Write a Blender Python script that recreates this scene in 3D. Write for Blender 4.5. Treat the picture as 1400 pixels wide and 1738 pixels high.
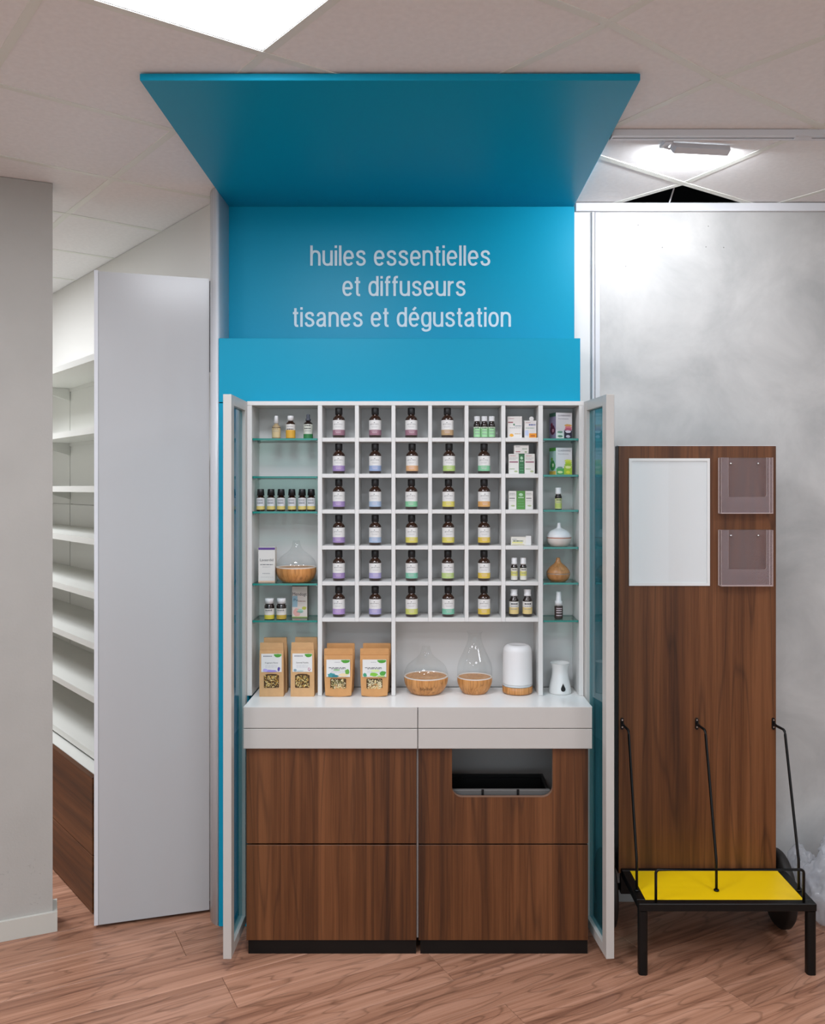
import bpy, bmesh, math, random
import numpy as np
from mathutils import Vector, Matrix

random.seed(7)
for o in list(bpy.data.objects):
    bpy.data.objects.remove(o)
scene = bpy.context.scene
COL = scene.collection

# ------------------------------------------------------------------ camera
F, PX, PY, EYE = 1450.0, 722.0, 828.0, 1.64      # focal length in px, principal point, eye height
IW, IH = 1400.0, 1738.0
cam_d = bpy.data.cameras.new('camera')
cam = bpy.data.objects.new('camera', cam_d)
COL.objects.link(cam)
cam.location = (0, 0, EYE)
cam.rotation_euler = (math.pi / 2, 0, 0)
cam_d.sensor_fit = 'VERTICAL'
cam_d.sensor_height = 36.0
cam_d.lens = F / IH * 36.0
cam_d.shift_x = (IW / 2 - PX) / IH
cam_d.shift_y = -(IH / 2 - PY) / IH
cam_d.clip_start = 0.05
scene.camera = cam

# ------------------------------------------------------------------ world, exposure
world = bpy.data.worlds.new('world')
scene.world = world
world.use_nodes = True
world.node_tree.nodes['Background'].inputs[0].default_value = (0.80, 0.91, 1.0, 1)
world.node_tree.nodes['Background'].inputs[1].default_value = 1.7
vs = scene.view_settings
vs.view_transform = 'Standard'
vs.look = 'None'
vs.gamma = 1.0
vs.use_curve_mapping = False
vs.exposure = 0.0
PANEL_E = 28.5          # emission of the ceiling light panels
FLOOD_E = 560.0         # emission of the floodlight


def WX(px, Y):
    return (px - PX) * Y / F


def WZ(py, Y):
    return EYE - (py - PY) * Y / F


# ------------------------------------------------------------------ materials
def lin(c):
    return c / 12.92 if c <= 0.04045 else ((c + 0.055) / 1.055) ** 2.4


def rgb(h):
    h = h.lstrip('#')
    return tuple(lin(int(h[i:i + 2], 16) / 255) for i in (0, 2, 4)) + (1.0,)


MATS = {}


def mat(name, col='#ffffff', rough=0.5, metal=0.0, spec=0.5, coat=0.0, emit=0.0, noise=0.0, nscale=20.0, bump=0.0, bscale=200.0):
    if name in MATS:
        return MATS[name]
    m = bpy.data.materials.new(name)
    m.use_nodes = True
    nt = m.node_tree
    b = nt.nodes['Principled BSDF']
    c = rgb(col)
    b.inputs['Base Color'].default_value = c
    b.inputs['Roughness'].default_value = rough
    b.inputs['Metallic'].default_value = metal
    b.inputs['Specular IOR Level'].default_value = spec
    b.inputs['Coat Weight'].default_value = coat
    b.inputs['Coat Roughness'].default_value = 0.08
    if emit:
        b.inputs['Emission Color'].default_value = c
        b.inputs['Emission Strength'].default_value = emit
    tc = nt.nodes.new('ShaderNodeTexCoord')
    if noise:
        n = nt.nodes.new('ShaderNodeTexNoise')
        n.inputs['Scale'].default_value = nscale
        n.inputs['Detail'].default_value = 5
        nt.links.new(tc.outputs['Object'], n.inputs['Vector'])
        r = nt.nodes.new('ShaderNodeValToRGB')
        r.color_ramp.elements[0].position = 0.3
        r.color_ramp.elements[1].position = 0.7
        r.color_ramp.elements[0].color = tuple(v * (1 - noise) for v in c[:3]) + (1,)
        r.color_ramp.elements[1].color = tuple(min(1, v * (1 + noise)) for v in c[:3]) + (1,)
        nt.links.new(n.outputs['Fac'], r.inputs['Fac'])
        nt.links.new(r.outputs['Color'], b.inputs['Base Color'])
    if bump:
        n2 = nt.nodes.new('ShaderNodeTexNoise')
        n2.inputs['Scale'].default_value = bscale
        n2.inputs['Detail'].default_value = 3
        nt.links.new(tc.outputs['Object'], n2.inputs['Vector'])
        bp = nt.nodes.new('ShaderNodeBump')
        bp.inputs['Strength'].default_value = bump
        bp.inputs['Distance'].default_value = 0.002
        nt.links.new(n2.outputs['Fac'], bp.inputs['Height'])
        nt.links.new(bp.outputs['Normal'], b.inputs['Normal'])
    MATS[name] = m
    return m


def wood_mat(name, dark, mid, light, grain_axis, across=(1, 1, 1), rough=0.4, per_object=False, figure=1.0, spec=0.4, ringmix=0.6, coat=0.0, swirl=1.0):
    """Wood with long streaks along grain_axis (0=x,1=y,2=z), cathedral figure and fine pores."""
    if name in MATS:
        return MATS[name]
    m = bpy.data.materials.new(name)
    m.use_nodes = True
    nt = m.node_tree
    L = nt.links
    b = nt.nodes['Principled BSDF']
    b.inputs['Roughness'].default_value = rough
    b.inputs['Specular IOR Level'].default_value = spec
    b.inputs['Coat Weight'].default_value = coat
    b.inputs['Coat Roughness'].default_value = 0.25
    tc = nt.nodes.new('ShaderNodeTexCoord')
    src = tc.outputs['Object']
    if per_object:
        oi = nt.nodes.new('ShaderNodeObjectInfo')
        vm = nt.nodes.new('ShaderNodeVectorMath')
        vm.operation = 'MULTIPLY_ADD'
        cx = nt.nodes.new('ShaderNodeCombineXYZ')
        for k in range(3):
            L.new(oi.outputs['Random'], cx.inputs[k])
        vm.inputs[1].default_value = (37.0, 53.0, 71.0)
        L.new(cx.outputs[0], vm.inputs[0])
        L.new(src, vm.inputs[2])
        src = vm.outputs[0]

    def mapped(sc_across, sc_along):
        mp = nt.nodes.new('ShaderNodeMapping')
        s = [sc_across * a for a in across]
        s[grain_axis] = sc_along
        mp.inputs['Scale'].default_value = s
        L.new(src, mp.inputs['Vector'])
        return mp.outputs[0]
    # broad figure
    n1 = nt.nodes.new('ShaderNodeTexNoise')
    n1.inputs['Scale'].default_value = 1.0
    n1.inputs['Detail'].default_value = 2.0
    n1.inputs['Roughness'].default_value = 0.45
    n1.inputs['Distortion'].default_value = 0.12
    L.new(mapped(6.5 * figure, 0.42 * figure * swirl), n1.inputs['Vector'])
    # contour the noise into thin soft growth lines
    mul = nt.nodes.new('ShaderNodeMath'); mul.operation = 'MULTIPLY'; mul.inputs[1].default_value = 11.0
    L.new(n1.outputs['Fac'], mul.inputs[0])
    fr = nt.nodes.new('ShaderNodeMath'); fr.operation = 'PINGPONG'; fr.inputs[1].default_value = 0.5
    L.new(mul.outputs[0], fr.inputs[0])
    ring = nt.nodes.new('ShaderNodeValToRGB')
    e = ring.color_ramp.elements
    e[0].position = 0.0; e[0].color = (0.42, 0.40, 0.38, 1)
    e[1].position = 0.13; e[1].color = (0.95, 0.95, 0.95, 1)
    ne = ring.color_ramp.elements.new(0.5); ne.color = (1, 1, 1, 1)
    L.new(fr.outputs[0], ring.inputs['Fac'])
    # streaks
    n2 = nt.nodes.new('ShaderNodeTexNoise')
    n2.inputs['Scale'].default_value = 1.0
    n2.inputs['Detail'].default_value = 6.0
    n2.inputs['Roughness'].default_value = 0.6
    L.new(mapped(26.0 * figure, 0.45), n2.inputs['Vector'])
    n3 = nt.nodes.new('ShaderNodeTexNoise')
    n3.inputs['Scale'].default_value = 1.0
    n3.inputs['Detail'].default_value = 3.0
    L.new(mapped(260.0, 6.0), n3.inputs['Vector'])
    mix1 = nt.nodes.new('ShaderNodeMath'); mix1.operation = 'MULTIPLY_ADD'
    mix1.inputs[1].default_value = 0.62
    L.new(n2.outputs['Fac'], mix1.inputs[0])
    m3 = nt.nodes.new('ShaderNodeMath'); m3.operation = 'MULTIPLY'; m3.inputs[1].default_value = 0.16
    L.new(n3.outputs['Fac'], m3.inputs[0])
    m1 = nt.nodes.new('ShaderNodeMath'); m1.operation = 'MULTIPLY_ADD'; m1.inputs[1].default_value = 0.32
    L.new(n1.outputs['Fac'], m1.inputs[0])
    L.new(m3.outputs[0], m1.inputs[2])
    L.new(m1.outputs[0], mix1.inputs[2])
    ramp = nt.nodes.new('ShaderNodeValToRGB')
    e = ramp.color_ramp.elements
    e[0].position = 0.40; e[0].color = rgb(dark)
    e[1].position = 0.68; e[1].color = rgb(light)
    ne = ramp.color_ramp.elements.new(0.54); ne.color = rgb(mid)
    L.new(mix1.outputs[0], ramp.inputs['Fac'])
    mx = nt.nodes.new('ShaderNodeMix'); mx.data_type = 'RGBA'; mx.blend_type = 'MULTIPLY'
    mx.inputs[0].default_value = ringmix
    L.new(ramp.outputs['Color'], mx.inputs[6])
    L.new(ring.outputs['Color'], mx.inputs[7])
    out = mx.outputs[2]
    if per_object:
        hv = nt.nodes.new('ShaderNodeHueSaturation')
        mr = nt.nodes.new('ShaderNodeMapRange')
        mr.inputs['To Min'].default_value = 0.9
        mr.inputs['To Max'].default_value = 1.1
        L.new(oi.outputs['Random'], mr.inputs['Value'])
        L.new(mr.outputs[0], hv.inputs['Value'])
        L.new(out, hv.inputs['Color'])
        out = hv.outputs['Color']
    L.new(out, b.inputs['Base Color'])
    bp = nt.nodes.new('ShaderNodeBump')
    bp.inputs['Strength'].default_value = 0.08
    bp.inputs['Distance'].default_value = 0.001
    L.new(n3.outputs['Fac'], bp.inputs['Height'])
    L.new(bp.outputs['Normal'], b.inputs['Normal'])
    MATS[name] = m
    return m


def glass_mat(name, tint, refl=0.06, rough=0.02, haze=0.0, haze_col='#ffffff'):
    """Thin clear sheet: tinted see-through, mirror share by Fresnel, optional milky share."""
    if name in MATS:
        return MATS[name]
    m = bpy.data.materials.new(name)
    m.use_nodes = True
    nt = m.node_tree
    nt.nodes.remove(nt.nodes['Principled BSDF'])
    out = nt.nodes['Material Output']
    tr = nt.nodes.new('ShaderNodeBsdfTransparent')
    tr.inputs[0].default_value = rgb(tint)
    gl = nt.nodes.new('ShaderNodeBsdfGlossy')
    gl.inputs['Roughness'].default_value = rough
    fz = nt.nodes.new('ShaderNodeFresnel')
    fz.inputs['IOR'].default_value = 1.45
    base = tr.outputs[0]
    if haze:
        df = nt.nodes.new('ShaderNodeBsdfDiffuse')
        df.inputs[0].default_value = rgb(haze_col)
        tl = nt.nodes.new('ShaderNodeBsdfTranslucent')
        tl.inputs[0].default_value = rgb(haze_col)
        hm = nt.nodes.new('ShaderNodeMixShader')
        hm.inputs[0].default_value = 0.4
        nt.links.new(df.outputs[0], hm.inputs[1])
        nt.links.new(tl.outputs[0], hm.inputs[2])
        mh = nt.nodes.new('ShaderNodeMixShader')
        mh.inputs[0].default_value = haze
        nt.links.new(base, mh.inputs[1])
        nt.links.new(hm.outputs[0], mh.inputs[2])
        base = mh.outputs[0]
    mx = nt.nodes.new('ShaderNodeMixShader')
    # only the outer side of the sheet mirrors; the ray leaves again without a second mirror
    ge = nt.nodes.new('ShaderNodeNewGeometry')
    mm = nt.nodes.new('ShaderNodeMath'); mm.operation = 'SUBTRACT'; mm.inputs[0].default_value = 1.0
    nt.links.new(ge.outputs['Backfacing'], mm.inputs[1])
    m2 = nt.nodes.new('ShaderNodeMath'); m2.operation = 'MULTIPLY'
    nt.links.new(fz.outputs[0], m2.inputs[0])
    nt.links.new(mm.outputs[0], m2.inputs[1])
    nt.links.new(m2.outputs[0], mx.inputs[0])
    nt.links.new(base, mx.inputs[1])
    nt.links.new(gl.outputs[0], mx.inputs[2])
    nt.links.new(mx.outputs[0], out.inputs['Surface'])
    MATS[name] = m
    return m


M_WHITE = mat('white_lacquer', '#bebbb6', 0.35)
M_WTOP = mat('white_worktop', '#ececea', 0.3)
M_WHITE2 = mat('white_melamine', '#d6d6d4', 0.45)
M_GREYBACK = mat('grey_back_board', '#cdcecd', 0.5)
M_CABIN = mat('cabinet_inside_grey', '#a09e9c', 0.6)
M_DOORW = mat('white_door_laminate', '#b4b5b6', 0.22, spec=0.4)
M_ALU = mat('white_aluminium', '#d4d6da', 0.25, spec=0.5)
M_TILE = mat('ceiling_tile_board', '#eeedec', 0.85, noise=0.03, nscale=60, bump=0.15, bscale=900)
M_TEE = mat('ceiling_tee_paint', '#e4e6de', 0.5)
M_PLENUM = mat('plenum_dark', '#0b0d10', 0.9)
M_BLUE = mat('turquoise_satin', '#0094b6', 0.38, spec=0.2)
M_LETTER = mat('pale_vinyl_lettering', '#cfe0e8', 0.5)
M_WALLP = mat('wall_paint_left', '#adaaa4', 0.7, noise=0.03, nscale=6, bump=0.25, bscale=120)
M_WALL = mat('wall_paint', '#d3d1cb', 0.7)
M_BASEB = mat('baseboard_paint', '#c3c1b8', 0.5)
M_BLACKM = mat('black_powder_coat', '#070707', 0.45, spec=0.3)
M_PLINTH = mat('black_plinth', '#0a0705', 0.5, spec=0.3)
M_YELLOW = mat('yellow_board', '#f6cd00', 0.4)
M_CHROME = mat('screw_metal', '#c9c9c9', 0.25, metal=1.0)
M_CAPBLK = mat('black_cap_plastic', '#101013', 0.4)
M_CAPWHT = mat('white_cap_plastic', '#d9dadb', 0.4)
M_AMBER = mat('amber_glass', '#2c1508', 0.06, spec=0.6, coat=0.6)
M_DARKGL = mat('dark_brown_glass', '#1d100a', 0.08, spec=0.6, coat=0.5)
M_LABEL = mat('label_paper', '#dcdcda', 0.6)
M_INK = mat('ink_dark', '#2a2c33', 0.7)
M_INKG = mat('ink_grey', '#8d8f94', 0.7)
M_INKL = mat('ink_pale', '#d7c9cf', 0.7)
M_KRAFT = mat('kraft_paper', '#c79d6e', 0.75, noise=0.06, nscale=40, bump=0.2, bscale=60)
M_KRAFT2 = mat('kraft_paper_warm', '#c4905a', 0.7, noise=0.06, nscale=40, bump=0.2, bscale=60)
M_GLASS = glass_mat('clear_glass', '#fbfcfc')
M_SHELFGL = glass_mat('shelf_glass', '#cfe6e0')
M_GLEDGE = mat('glass_edge_green', '#1f7f74', 0.15, coat=0.3)
M_PANE = glass_mat('door_pane_teal', '#8fccd6', haze=0.15, haze_col='#55a2ae')
M_ACRYL = glass_mat('acrylic_sheet', '#f6f2f2', haze=0.13, haze_col='#e6dade')
M_ACEDGE = mat('acrylic_edge', '#dccfc9', 0.3)
M_WRAP = glass_mat('plastic_wrap', '#f4f6f8', rough=0.12, haze=0.36, haze_col='#f4f6fa')
WALNUT = ('#371d0c', '#5d361a', '#784b2b')
M_WALNUT = wood_mat('walnut_laminate', *WALNUT, 2, rough=0.42)
M_WALNUTX = wood_mat('walnut_laminate_lengthwise', *WALNUT, 0, rough=0.42)
M_FLOOR = wood_mat('floor_laminate', '#7a5240', '#a87a61', '#c2937a', 0, rough=0.38, per_object=True, figure=1.5, spec=0.4, swirl=2.6)
M_BEECH = wood_mat('beech_veneer', '#b0763f', '#c58a50', '#d59c62', 2, rough=0.35, figure=3.0, spec=0.4)


# ------------------------------------------------------------------ mesh helpers
def new_mesh(name, verts, faces, mats, fmat=None, smooth=False):
    me = bpy.data.meshes.new(name)
    me.from_pydata([tuple(v) for v in verts], [], faces)
    for m in (mats if isinstance(mats, (list, tuple)) else [mats]):
        me.materials.append(m)
    if fmat:
        me.polygons.foreach_set('material_index', fmat)
    if smooth is True:
        me.polygons.foreach_set('use_smooth', [True] * len(me.polygons))
    elif smooth:
        me.polygons.foreach_set('use_smooth', smooth)
    me.update()
    return me


class MB:
    """Collects shapes into one mesh."""

    def __init__(s):
        s.v, s.f, s.m, s.s = [], [], [], []

    def add(s, verts, faces, mi=0, smooth=False):
        o = len(s.v)
        s.v += [tuple(v) for v in verts]
        for k, f in enumerate(faces):
            s.f.append([i + o for i in f])
            s.m.append(mi[k] if isinstance(mi, (list, tuple)) else mi)
            s.s.append(smooth[k] if isinstance(smooth, (list, tuple)) else smooth)
        return s

    def box(s, x0, x1, y0, y1, z0, z1, mi=0, bev=0.0):
        x0, x1 = min(x0, x1), max(x0, x1)
        y0, y1 = min(y0, y1), max(y0, y1)
        z0, z1 = min(z0, z1), max(z0, z1)
        if bev:
            bev = min(bev, (x1 - x0) * .45, (y1 - y0) * .45, (z1 - z0) * .45)
            bm = bmesh.new()
            bmesh.ops.create_cube(bm, size=1)
            for v in bm.verts:
                v.co = Vector(((x0 + x1) / 2 + v.co.x * (x1 - x0), (y0 + y1) / 2 + v.co.y * (y1 - y0), (z0 + z1) / 2 + v.co.z * (z1 - z0)))
            bmesh.ops.bevel(bm, geom=bm.edges[:], offset=bev, segments=1, affect='EDGES', profile=0.5)
            bm.verts.index_update()
            s.add([v.co.copy() for v in bm.verts], [[v.index for v in f.verts] for f in bm.faces], mi)
            bm.free()
            return s
        v = [(x0, y0, z0), (x1, y0, z0), (x1, y1, z0), (x0, y1, z0), (x0, y0, z1), (x1, y0, z1), (x1, y1, z1), (x0, y1, z1)]
        f = [(0, 3, 2, 1), (4, 5, 6, 7), (0, 1, 5, 4), (1, 2, 6, 5), (2, 3, 7, 6), (3, 0, 4, 7)]
        return s.add(v, f, mi)

    def prism(s, poly, z0, z1, mi=0, smooth=False):
        """Vertical prism over an xy polygon (counter-clockwise)."""
        n = len(poly)
        v = [(x, y, z0) for x, y in poly] + [(x, y, z1) for x, y in poly]
        f = [list(range(n))[::-1], list(range(n, 2 * n))]
        sm = [False, False]
        for i in range(n):
            j = (i + 1) % n
            f.append([i, j, n + j, n + i])
            sm.append(smooth)
        return s.add(v, f, mi, sm)

    def slab(s, poly, y0, y1, mi=0, mi_side=None, smooth=False):
        """Upright slab: xz polygon (counter-clockwise seen from -y) between y0 (front) and y1."""
        n = len(poly)
        v = [(x, y0, z) for x, z in poly] + [(x, y1, z) for x, z in poly]
        f = [list(range(n)), list(range(n, 2 * n))[::-1]]
        m = [mi, mi]
        sm = [False, False]
        for i in range(n):
            j = (i + 1) % n
            f.append([j, i, n + i, n + j])
            m.append(mi if mi_side is None else mi_side)
            sm.append(smooth)
        return s.add(v, f, m, sm)

    def lathe(s, prof, c=(0, 0, 0), seg=28, mi=0, cap=True, a0=0.0, a1=2 * math.pi, sharp=False):
        full = abs(a1 - a0) > 6.28
        n = seg if full else seg + 1
        v, f = [], []
        for r, z in prof:
            for k in range(n):
                a = a0 + (a1 - a0) * k / seg
                v.append((c[0] + r * math.cos(a), c[1] + r * math.sin(a), c[2] + z))
        for i in range(len(prof) - 1):
            for k in range(seg):
                k2 = (k + 1) % n
                f.append([i * n + k, i * n + k2, (i + 1) * n + k2, (i + 1) * n + k])
        sm = [not sharp] * len(f)
        if cap and full:
            if prof[0][0] > 1e-6:
                f.append(list(range(n))[::-1]); sm.append(False)
            if prof[-1][0] > 1e-6:
                f.append([(len(prof) - 1) * n + k for k in range(n)]); sm.append(False)
        return s.add(v, f, mi, sm)

    def tube(s, pts, r, seg=8, mi=0):
        pts = [Vector(p) for p in pts]
        rings = []
        ref = Vector((0, 0, 1))
        for i, p in enumerate(pts):
            a = pts[max(0, i - 1)]
            b = pts[min(len(pts) - 1, i + 1)]
            t = (b - a).normalized()
            if abs(t.dot(ref)) > 0.95:
                ref = Vector((1, 0, 0))
            u = t.cross(ref).normalized()
            w = t.cross(u).normalized()
            ref = -w if False else ref
            rings.append([p + r * (math.cos(2 * math.pi * k / seg) * u + math.sin(2 * math.pi * k / seg) * w) for k in range(seg)])
        v = [q for R in rings for q in R]
        f = []
        for i in range(len(pts) - 1):
            for k in range(seg):
                k2 = (k + 1) % seg
                f.append([i * seg + k, i * seg + k2, (i + 1) * seg + k2, (i + 1) * seg + k])
        sm = [True] * len(f)
        f.append(list(range(seg))[::-1]); f.append([(len(pts) - 1) * seg + k for k in range(seg)])
        sm += [False, False]
        return s.add(v, f, mi, sm)

    def quad(s, a, b, c, d, mi=0):
        return s.add([a, b, c, d], [(0, 1, 2, 3)], mi)

    def mesh(s, name, mats):
        return new_mesh(name, s.v, s.f, mats, s.m, s.s)


def link(name, me, parent=None, loc=None):
    o = bpy.data.objects.new(name, me)
    COL.objects.link(o)
    if parent is not None:
        o.parent = parent
        o.location = loc if loc is not None else (0, 0, 0)
    elif loc is not None:
        o.location = loc
    return o


def build(mb, name, mats, parent=None, world=True):
    """Link a shape whose vertices are in world coordinates (world=True) or local ones under parent."""
    o = link(name, mb.mesh(name, mats))
    if parent is not None:
        o.parent = parent
        if world:
            p, acc = parent, Vector((0, 0, 0))
            while p is not None:
                acc += Vector(p.location)
                p = p.parent
            o.location = -acc
    return o


def tag(o, label=None, cat=None, group=None, kind=None):
    if label: o['label'] = label
    if cat: o['category'] = cat
    if group: o['group'] = group
    if kind: o['kind'] = kind
    return o


def thing(name, label, cat, loc=(0, 0, 0), rz=0.0, group=None):
    o = bpy.data.objects.new(name, None)
    o.empty_display_size = 0.05
    COL.objects.link(o)
    o.location = loc
    o.rotation_euler = (0, 0, rz)
    return tag(o, label, cat, group)


def struct(name, mb, mats, parent=None):
    o = build(mb, name, mats, parent)
    if parent is None:
        o['kind'] = 'structure'
    return o


def copy_tree(o, parent=None):
    c = o.copy()
    COL.objects.link(c)
    c.parent = parent
    for ch in list(o.children):
        copy_tree(ch, c)
    return c


def arc(cx, cy, r, a0, a1, n=6):
    return [(cx + r * math.cos(math.radians(a0 + (a1 - a0) * k / n)), cy + r * math.sin(math.radians(a0 + (a1 - a0) * k / n))) for k in range(n + 1)]


_TXT = {}


def text2d(s):
    """Outline text as triangles, normalised: x from 0 to 1, z in units of the ascender height above the baseline."""
    if s in _TXT:
        return _TXT[s]
    cu = bpy.data.curves.new('lettering_curve', 'FONT')
    cu.body = s
    cu.resolution_u = 4
    ob = bpy.data.objects.new('lettering_tmp', cu)
    COL.objects.link(ob)
    dg = bpy.context.evaluated_depsgraph_get()
    me = ob.evaluated_get(dg).to_mesh()
    V = [(v.co.x, v.co.y) for v in me.vertices]
    T = [list(p.vertices) for p in me.polygons]
    ob.evaluated_get(dg).to_mesh_clear()
    bpy.data.objects.remove(ob)
    bpy.data.curves.remove(cu)
    x0 = min(v[0] for v in V); x1 = max(v[0] for v in V)
    V = [((x - x0) / (x1 - x0), y / 0.729) for x, y in V]
    _TXT[s] = (V, T)
    return _TXT[s]


def add_text(mb, s, x0, x1, z, h, y, mi=0, bend=None):
    """Text on the plane y (facing -y); bend=(cx, cy, r) wraps it round a vertical cylinder."""
    V, T = text2d(s)
    out = []
    for u, w in V:
        x = x0 + (x1 - x0) * u
        if bend:
            cx, cy, r = bend
            a = (x - cx) / r
            out.append((cx + r * math.sin(a), cy - r * math.cos(a), z + w * h))
        else:
            out.append((x, y, z + w * h))
    mb.add(out, T, mi)


def add_patch(mb, x0, x1, z0, z1, y, mi=0, bend=None, n=6):
    if bend:
        cx, cy, r = bend
        v = []
        for k in range(n + 1):
            a = (x0 + (x1 - x0) * k / n - cx) / r
            for z in (z0, z1):
                v.append((cx + r * math.sin(a), cy - r * math.cos(a), z))
        mb.add(v, [(2 * k, 2 * k + 2, 2 * k + 3, 2 * k + 1) for k in range(n)], mi, True)
    else:
        mb.quad((x0, y, z0), (x1, y, z0), (x1, y, z1), (x0, y, z1), mi)


def add_lines(mb, x0, x1, z, h, y, mi=0, bend=None, seed=0):
    """A row of word-sized dashes standing for small print."""
    rnd = random.Random(seed)
    w = x1 - x0
    x = x0
    while x < x1 - 0.04 * w:
        l = w * rnd.uniform(0.10, 0.28)
        add_patch(mb, x, min(x1, x + l), z, z + h, y, mi, bend, 2)
        x += l + 0.045 * w


def add_blob(mb, cx, cz, rx, rz, y, mi=0, n=14, seed=0, amp=0.25):
    rnd = random.Random(seed)
    v = [(cx + rx * math.cos(2 * math.pi * k / n) * (1 - amp * rnd.random()), y, cz + rz * math.sin(2 * math.pi * k / n) * (1 - amp * rnd.random())) for k in range(n)]
    mb.add(v, [list(range(n))], mi)


# ================================================================== SETTING
CEIL = 2.768
YW = 3.385                       # face of the end wall
# frame of the receding wall behind the tall door
SO = Vector((-0.85, YW, 0))
SD = Vector((-0.64, 0.768, 0)).normalized()
SN = Vector((-SD.y, SD.x, 0))
SANG = math.atan2(SD.y, SD.x)

# ---- floor: planks, diagonal
floor_mb = MB().box(-4.3, 3.3, -3.3, 8.0, -0.09, -0.012)
floor = struct('floor', floor_mb, mat('floor_underlay', '#3a281f', 0.8))
PA = math.radians(28)
pd = Vector((math.cos(PA), math.sin(PA), 0))
pn = Vector((-math.sin(PA), math.cos(PA), 0))
PLW, PLL = 0.19, 1.28
plank_me = MB().box(0.0006, PLL - 0.0006, 0.0005, PLW - 0.0005, -0.012, 0.0, bev=0.0012).mesh('plank', M_FLOOR)


def in_frame(p, pad=60):
    if p[1] < 0.4:
        return False
    x = PX + F * p[0] / p[1]
    y = PY - F * (p[2] - EYE) / p[1]
    return -pad < x < IW + pad and -pad < y < IH + pad


rest = MB()
for j in range(-32, 52):
    off = (j * 0.47) % 1.0 * PLL
    for i in range(-6, 7):
        o0 = pd * (i * PLL + off) + pn * (j * PLW)
        cs = [o0 + pd * (PLL * t) + pn * (PLW * s_) for t in (0, .25, .5, .75, 1) for s_ in (0, 1)]
        if not any(-4.3 < c.x < 3.3 and -3.3 < c.y < 7.6 for c in cs):
            continue
        if any(in_frame(c, 20) for c in cs) and o0.y > 1.5 and o0.y < 5.2 and -3.4 < o0.x < 3.0:
            o = link('plank', plank_me, floor, o0)
            o.rotation_euler = (0, 0, PA)
        elif all(-4.6 < c.x < 3.6 and -3.6 < c.y < 8.0 for c in cs):
            q = [o0 + pd * .001, o0 + pd * (PLL - .001), o0 + pd * (PLL - .001) + pn * (PLW - .001), o0 + pn * (PLW - .001)]
            rest.quad(*[(c.x, c.y, -0.001) for c in q])
o = build(rest, 'plank_field', M_FLOOR, floor)
o['kind'] = 'stuff'

# ---- end wall (right of the cabinet), grey mottled wallcovering
M_PLASTER = bpy.data.materials.new('mottled_grey_wallcovering')
M_PLASTER.use_nodes = True
nt = M_PLASTER.node_tree
bs = nt.nodes['Principled BSDF']
bs.inputs['Roughness'].default_value = 0.42
bs.inputs['Specular IOR Level'].default_value = 0.45
tc = nt.nodes.new('ShaderNodeTexCoord')
n1 = nt.nodes.new('ShaderNodeTexNoise'); n1.inputs['Scale'].default_value = 3.2; n1.inputs['Detail'].default_value = 9; n1.inputs['Roughness'].default_value = 0.62; n1.inputs['Distortion'].default_value = 0.4
nt.links.new(tc.outputs['Object'], n1.inputs['Vector'])
r1 = nt.nodes.new('ShaderNodeValToRGB')
r1.color_ramp.elements[0].position = 0.32; r1.color_ramp.elements[0].color = rgb('#a9aaa9')
r1.color_ramp.elements[1].position = 0.68; r1.color_ramp.elements[1].color = rgb('#c6c6c4')
nt.links.new(n1.outputs['Fac'], r1.inputs['Fac'])
nt.links.new(r1.outputs['Color'], bs.inputs['Base Color'])

XS = WX(1018, YW)                # seam between white panel and grey covering
wf = struct('wall_front', MB().box(-0.85, 3.3, YW, YW + 0.1, 0, CEIL - 0.001), M_PLASTER)
build(MB().box(0.50, WX(1001, YW), YW - 0.003, YW, 0.0, WZ(361, YW)), 'white_wall_panel', mat('white_wall_board', '#dcdcda', 0.45), wf)
nh = MB()
for px, py in ((1083, 382), (1202, 384), (1124, 420), (1198, 419), (1228, 420), (1062, 452)):
    nh.lathe([(0.0022, 0), (0.0018, 0.001)], seg=8)
    for k in range(16):
        x, y, z = nh.v[-16 + k]
        nh.v[-16 + k] = (WX(px, YW) + x, YW - 0.0005 - z, WZ(py, YW) + y)
build(nh, 'screw_heads', mat('dull_screw', '#7b7b78', 0.5), wf)
tr = MB().box(WX(976, YW), 3.2, YW - 0.014, YW, WZ(360, YW), CEIL - 0.002, bev=0.002)
struct('trim_1', tr, M_ALU)
tr = MB()
for a, b, d in ((1001.5, 1003, .006), (1003.5, 1008, .013), (1009, 1017.5, .010)):
    tr.box(WX(a, YW), WX(b, YW), YW - d, YW, 0, WZ(361, YW), bev=0.002)
struct('trim_2', tr, M_ALU)

# ---- receding side wall behind the door
w = MB()


def side(x, y, z):
    p = SO + SD * x + SN * y
    return (p.x, p.y, z)


def sbox(mb, x0, x1, y0, y1, z0, z1, mi=0):
    P = [side(x0, y0, 0), side(x1, y0, 0), side(x1, y1, 0), side(x0, y1, 0)]
    mb.prism([(p[0], p[1]) for p in P], z0, z1, mi)
    return mb


sbox(w, 0, 5.3, -0.1, 0, 0, CEIL - 0.001)
struct('wall_side', w, M_WALL)

# ---- white rounded corner post
prof = [(-0.772, 3.357), (-0.826, 3.357), (-0.826, 3.290), (-0.822, 3.262), (-0.813, 3.238), (-0.800, 3.216), (-0.787, 3.203), (-0.778, 3.199), (-0.7745, 3.206), (-0.774, 3.225)]
struct('trim_3', MB().prism(prof, 0.0, CEIL - 0.002, smooth=True), M_ALU)

# ---- foreground stub wall at the left with baseboard
LO = Vector((-1.381, 3.165, 0))
LD = Vector((-0.914, -0.407, 0)).normalized()
LN = Vector((LD.y * -1, LD.x, 0))            # points away from camera side?
if LN.y > 0:
    LN = -LN                                  # towards the camera


def lpt(x, y):
    p = LO + LD * x + LN * y
    return (p.x, p.y)


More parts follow.
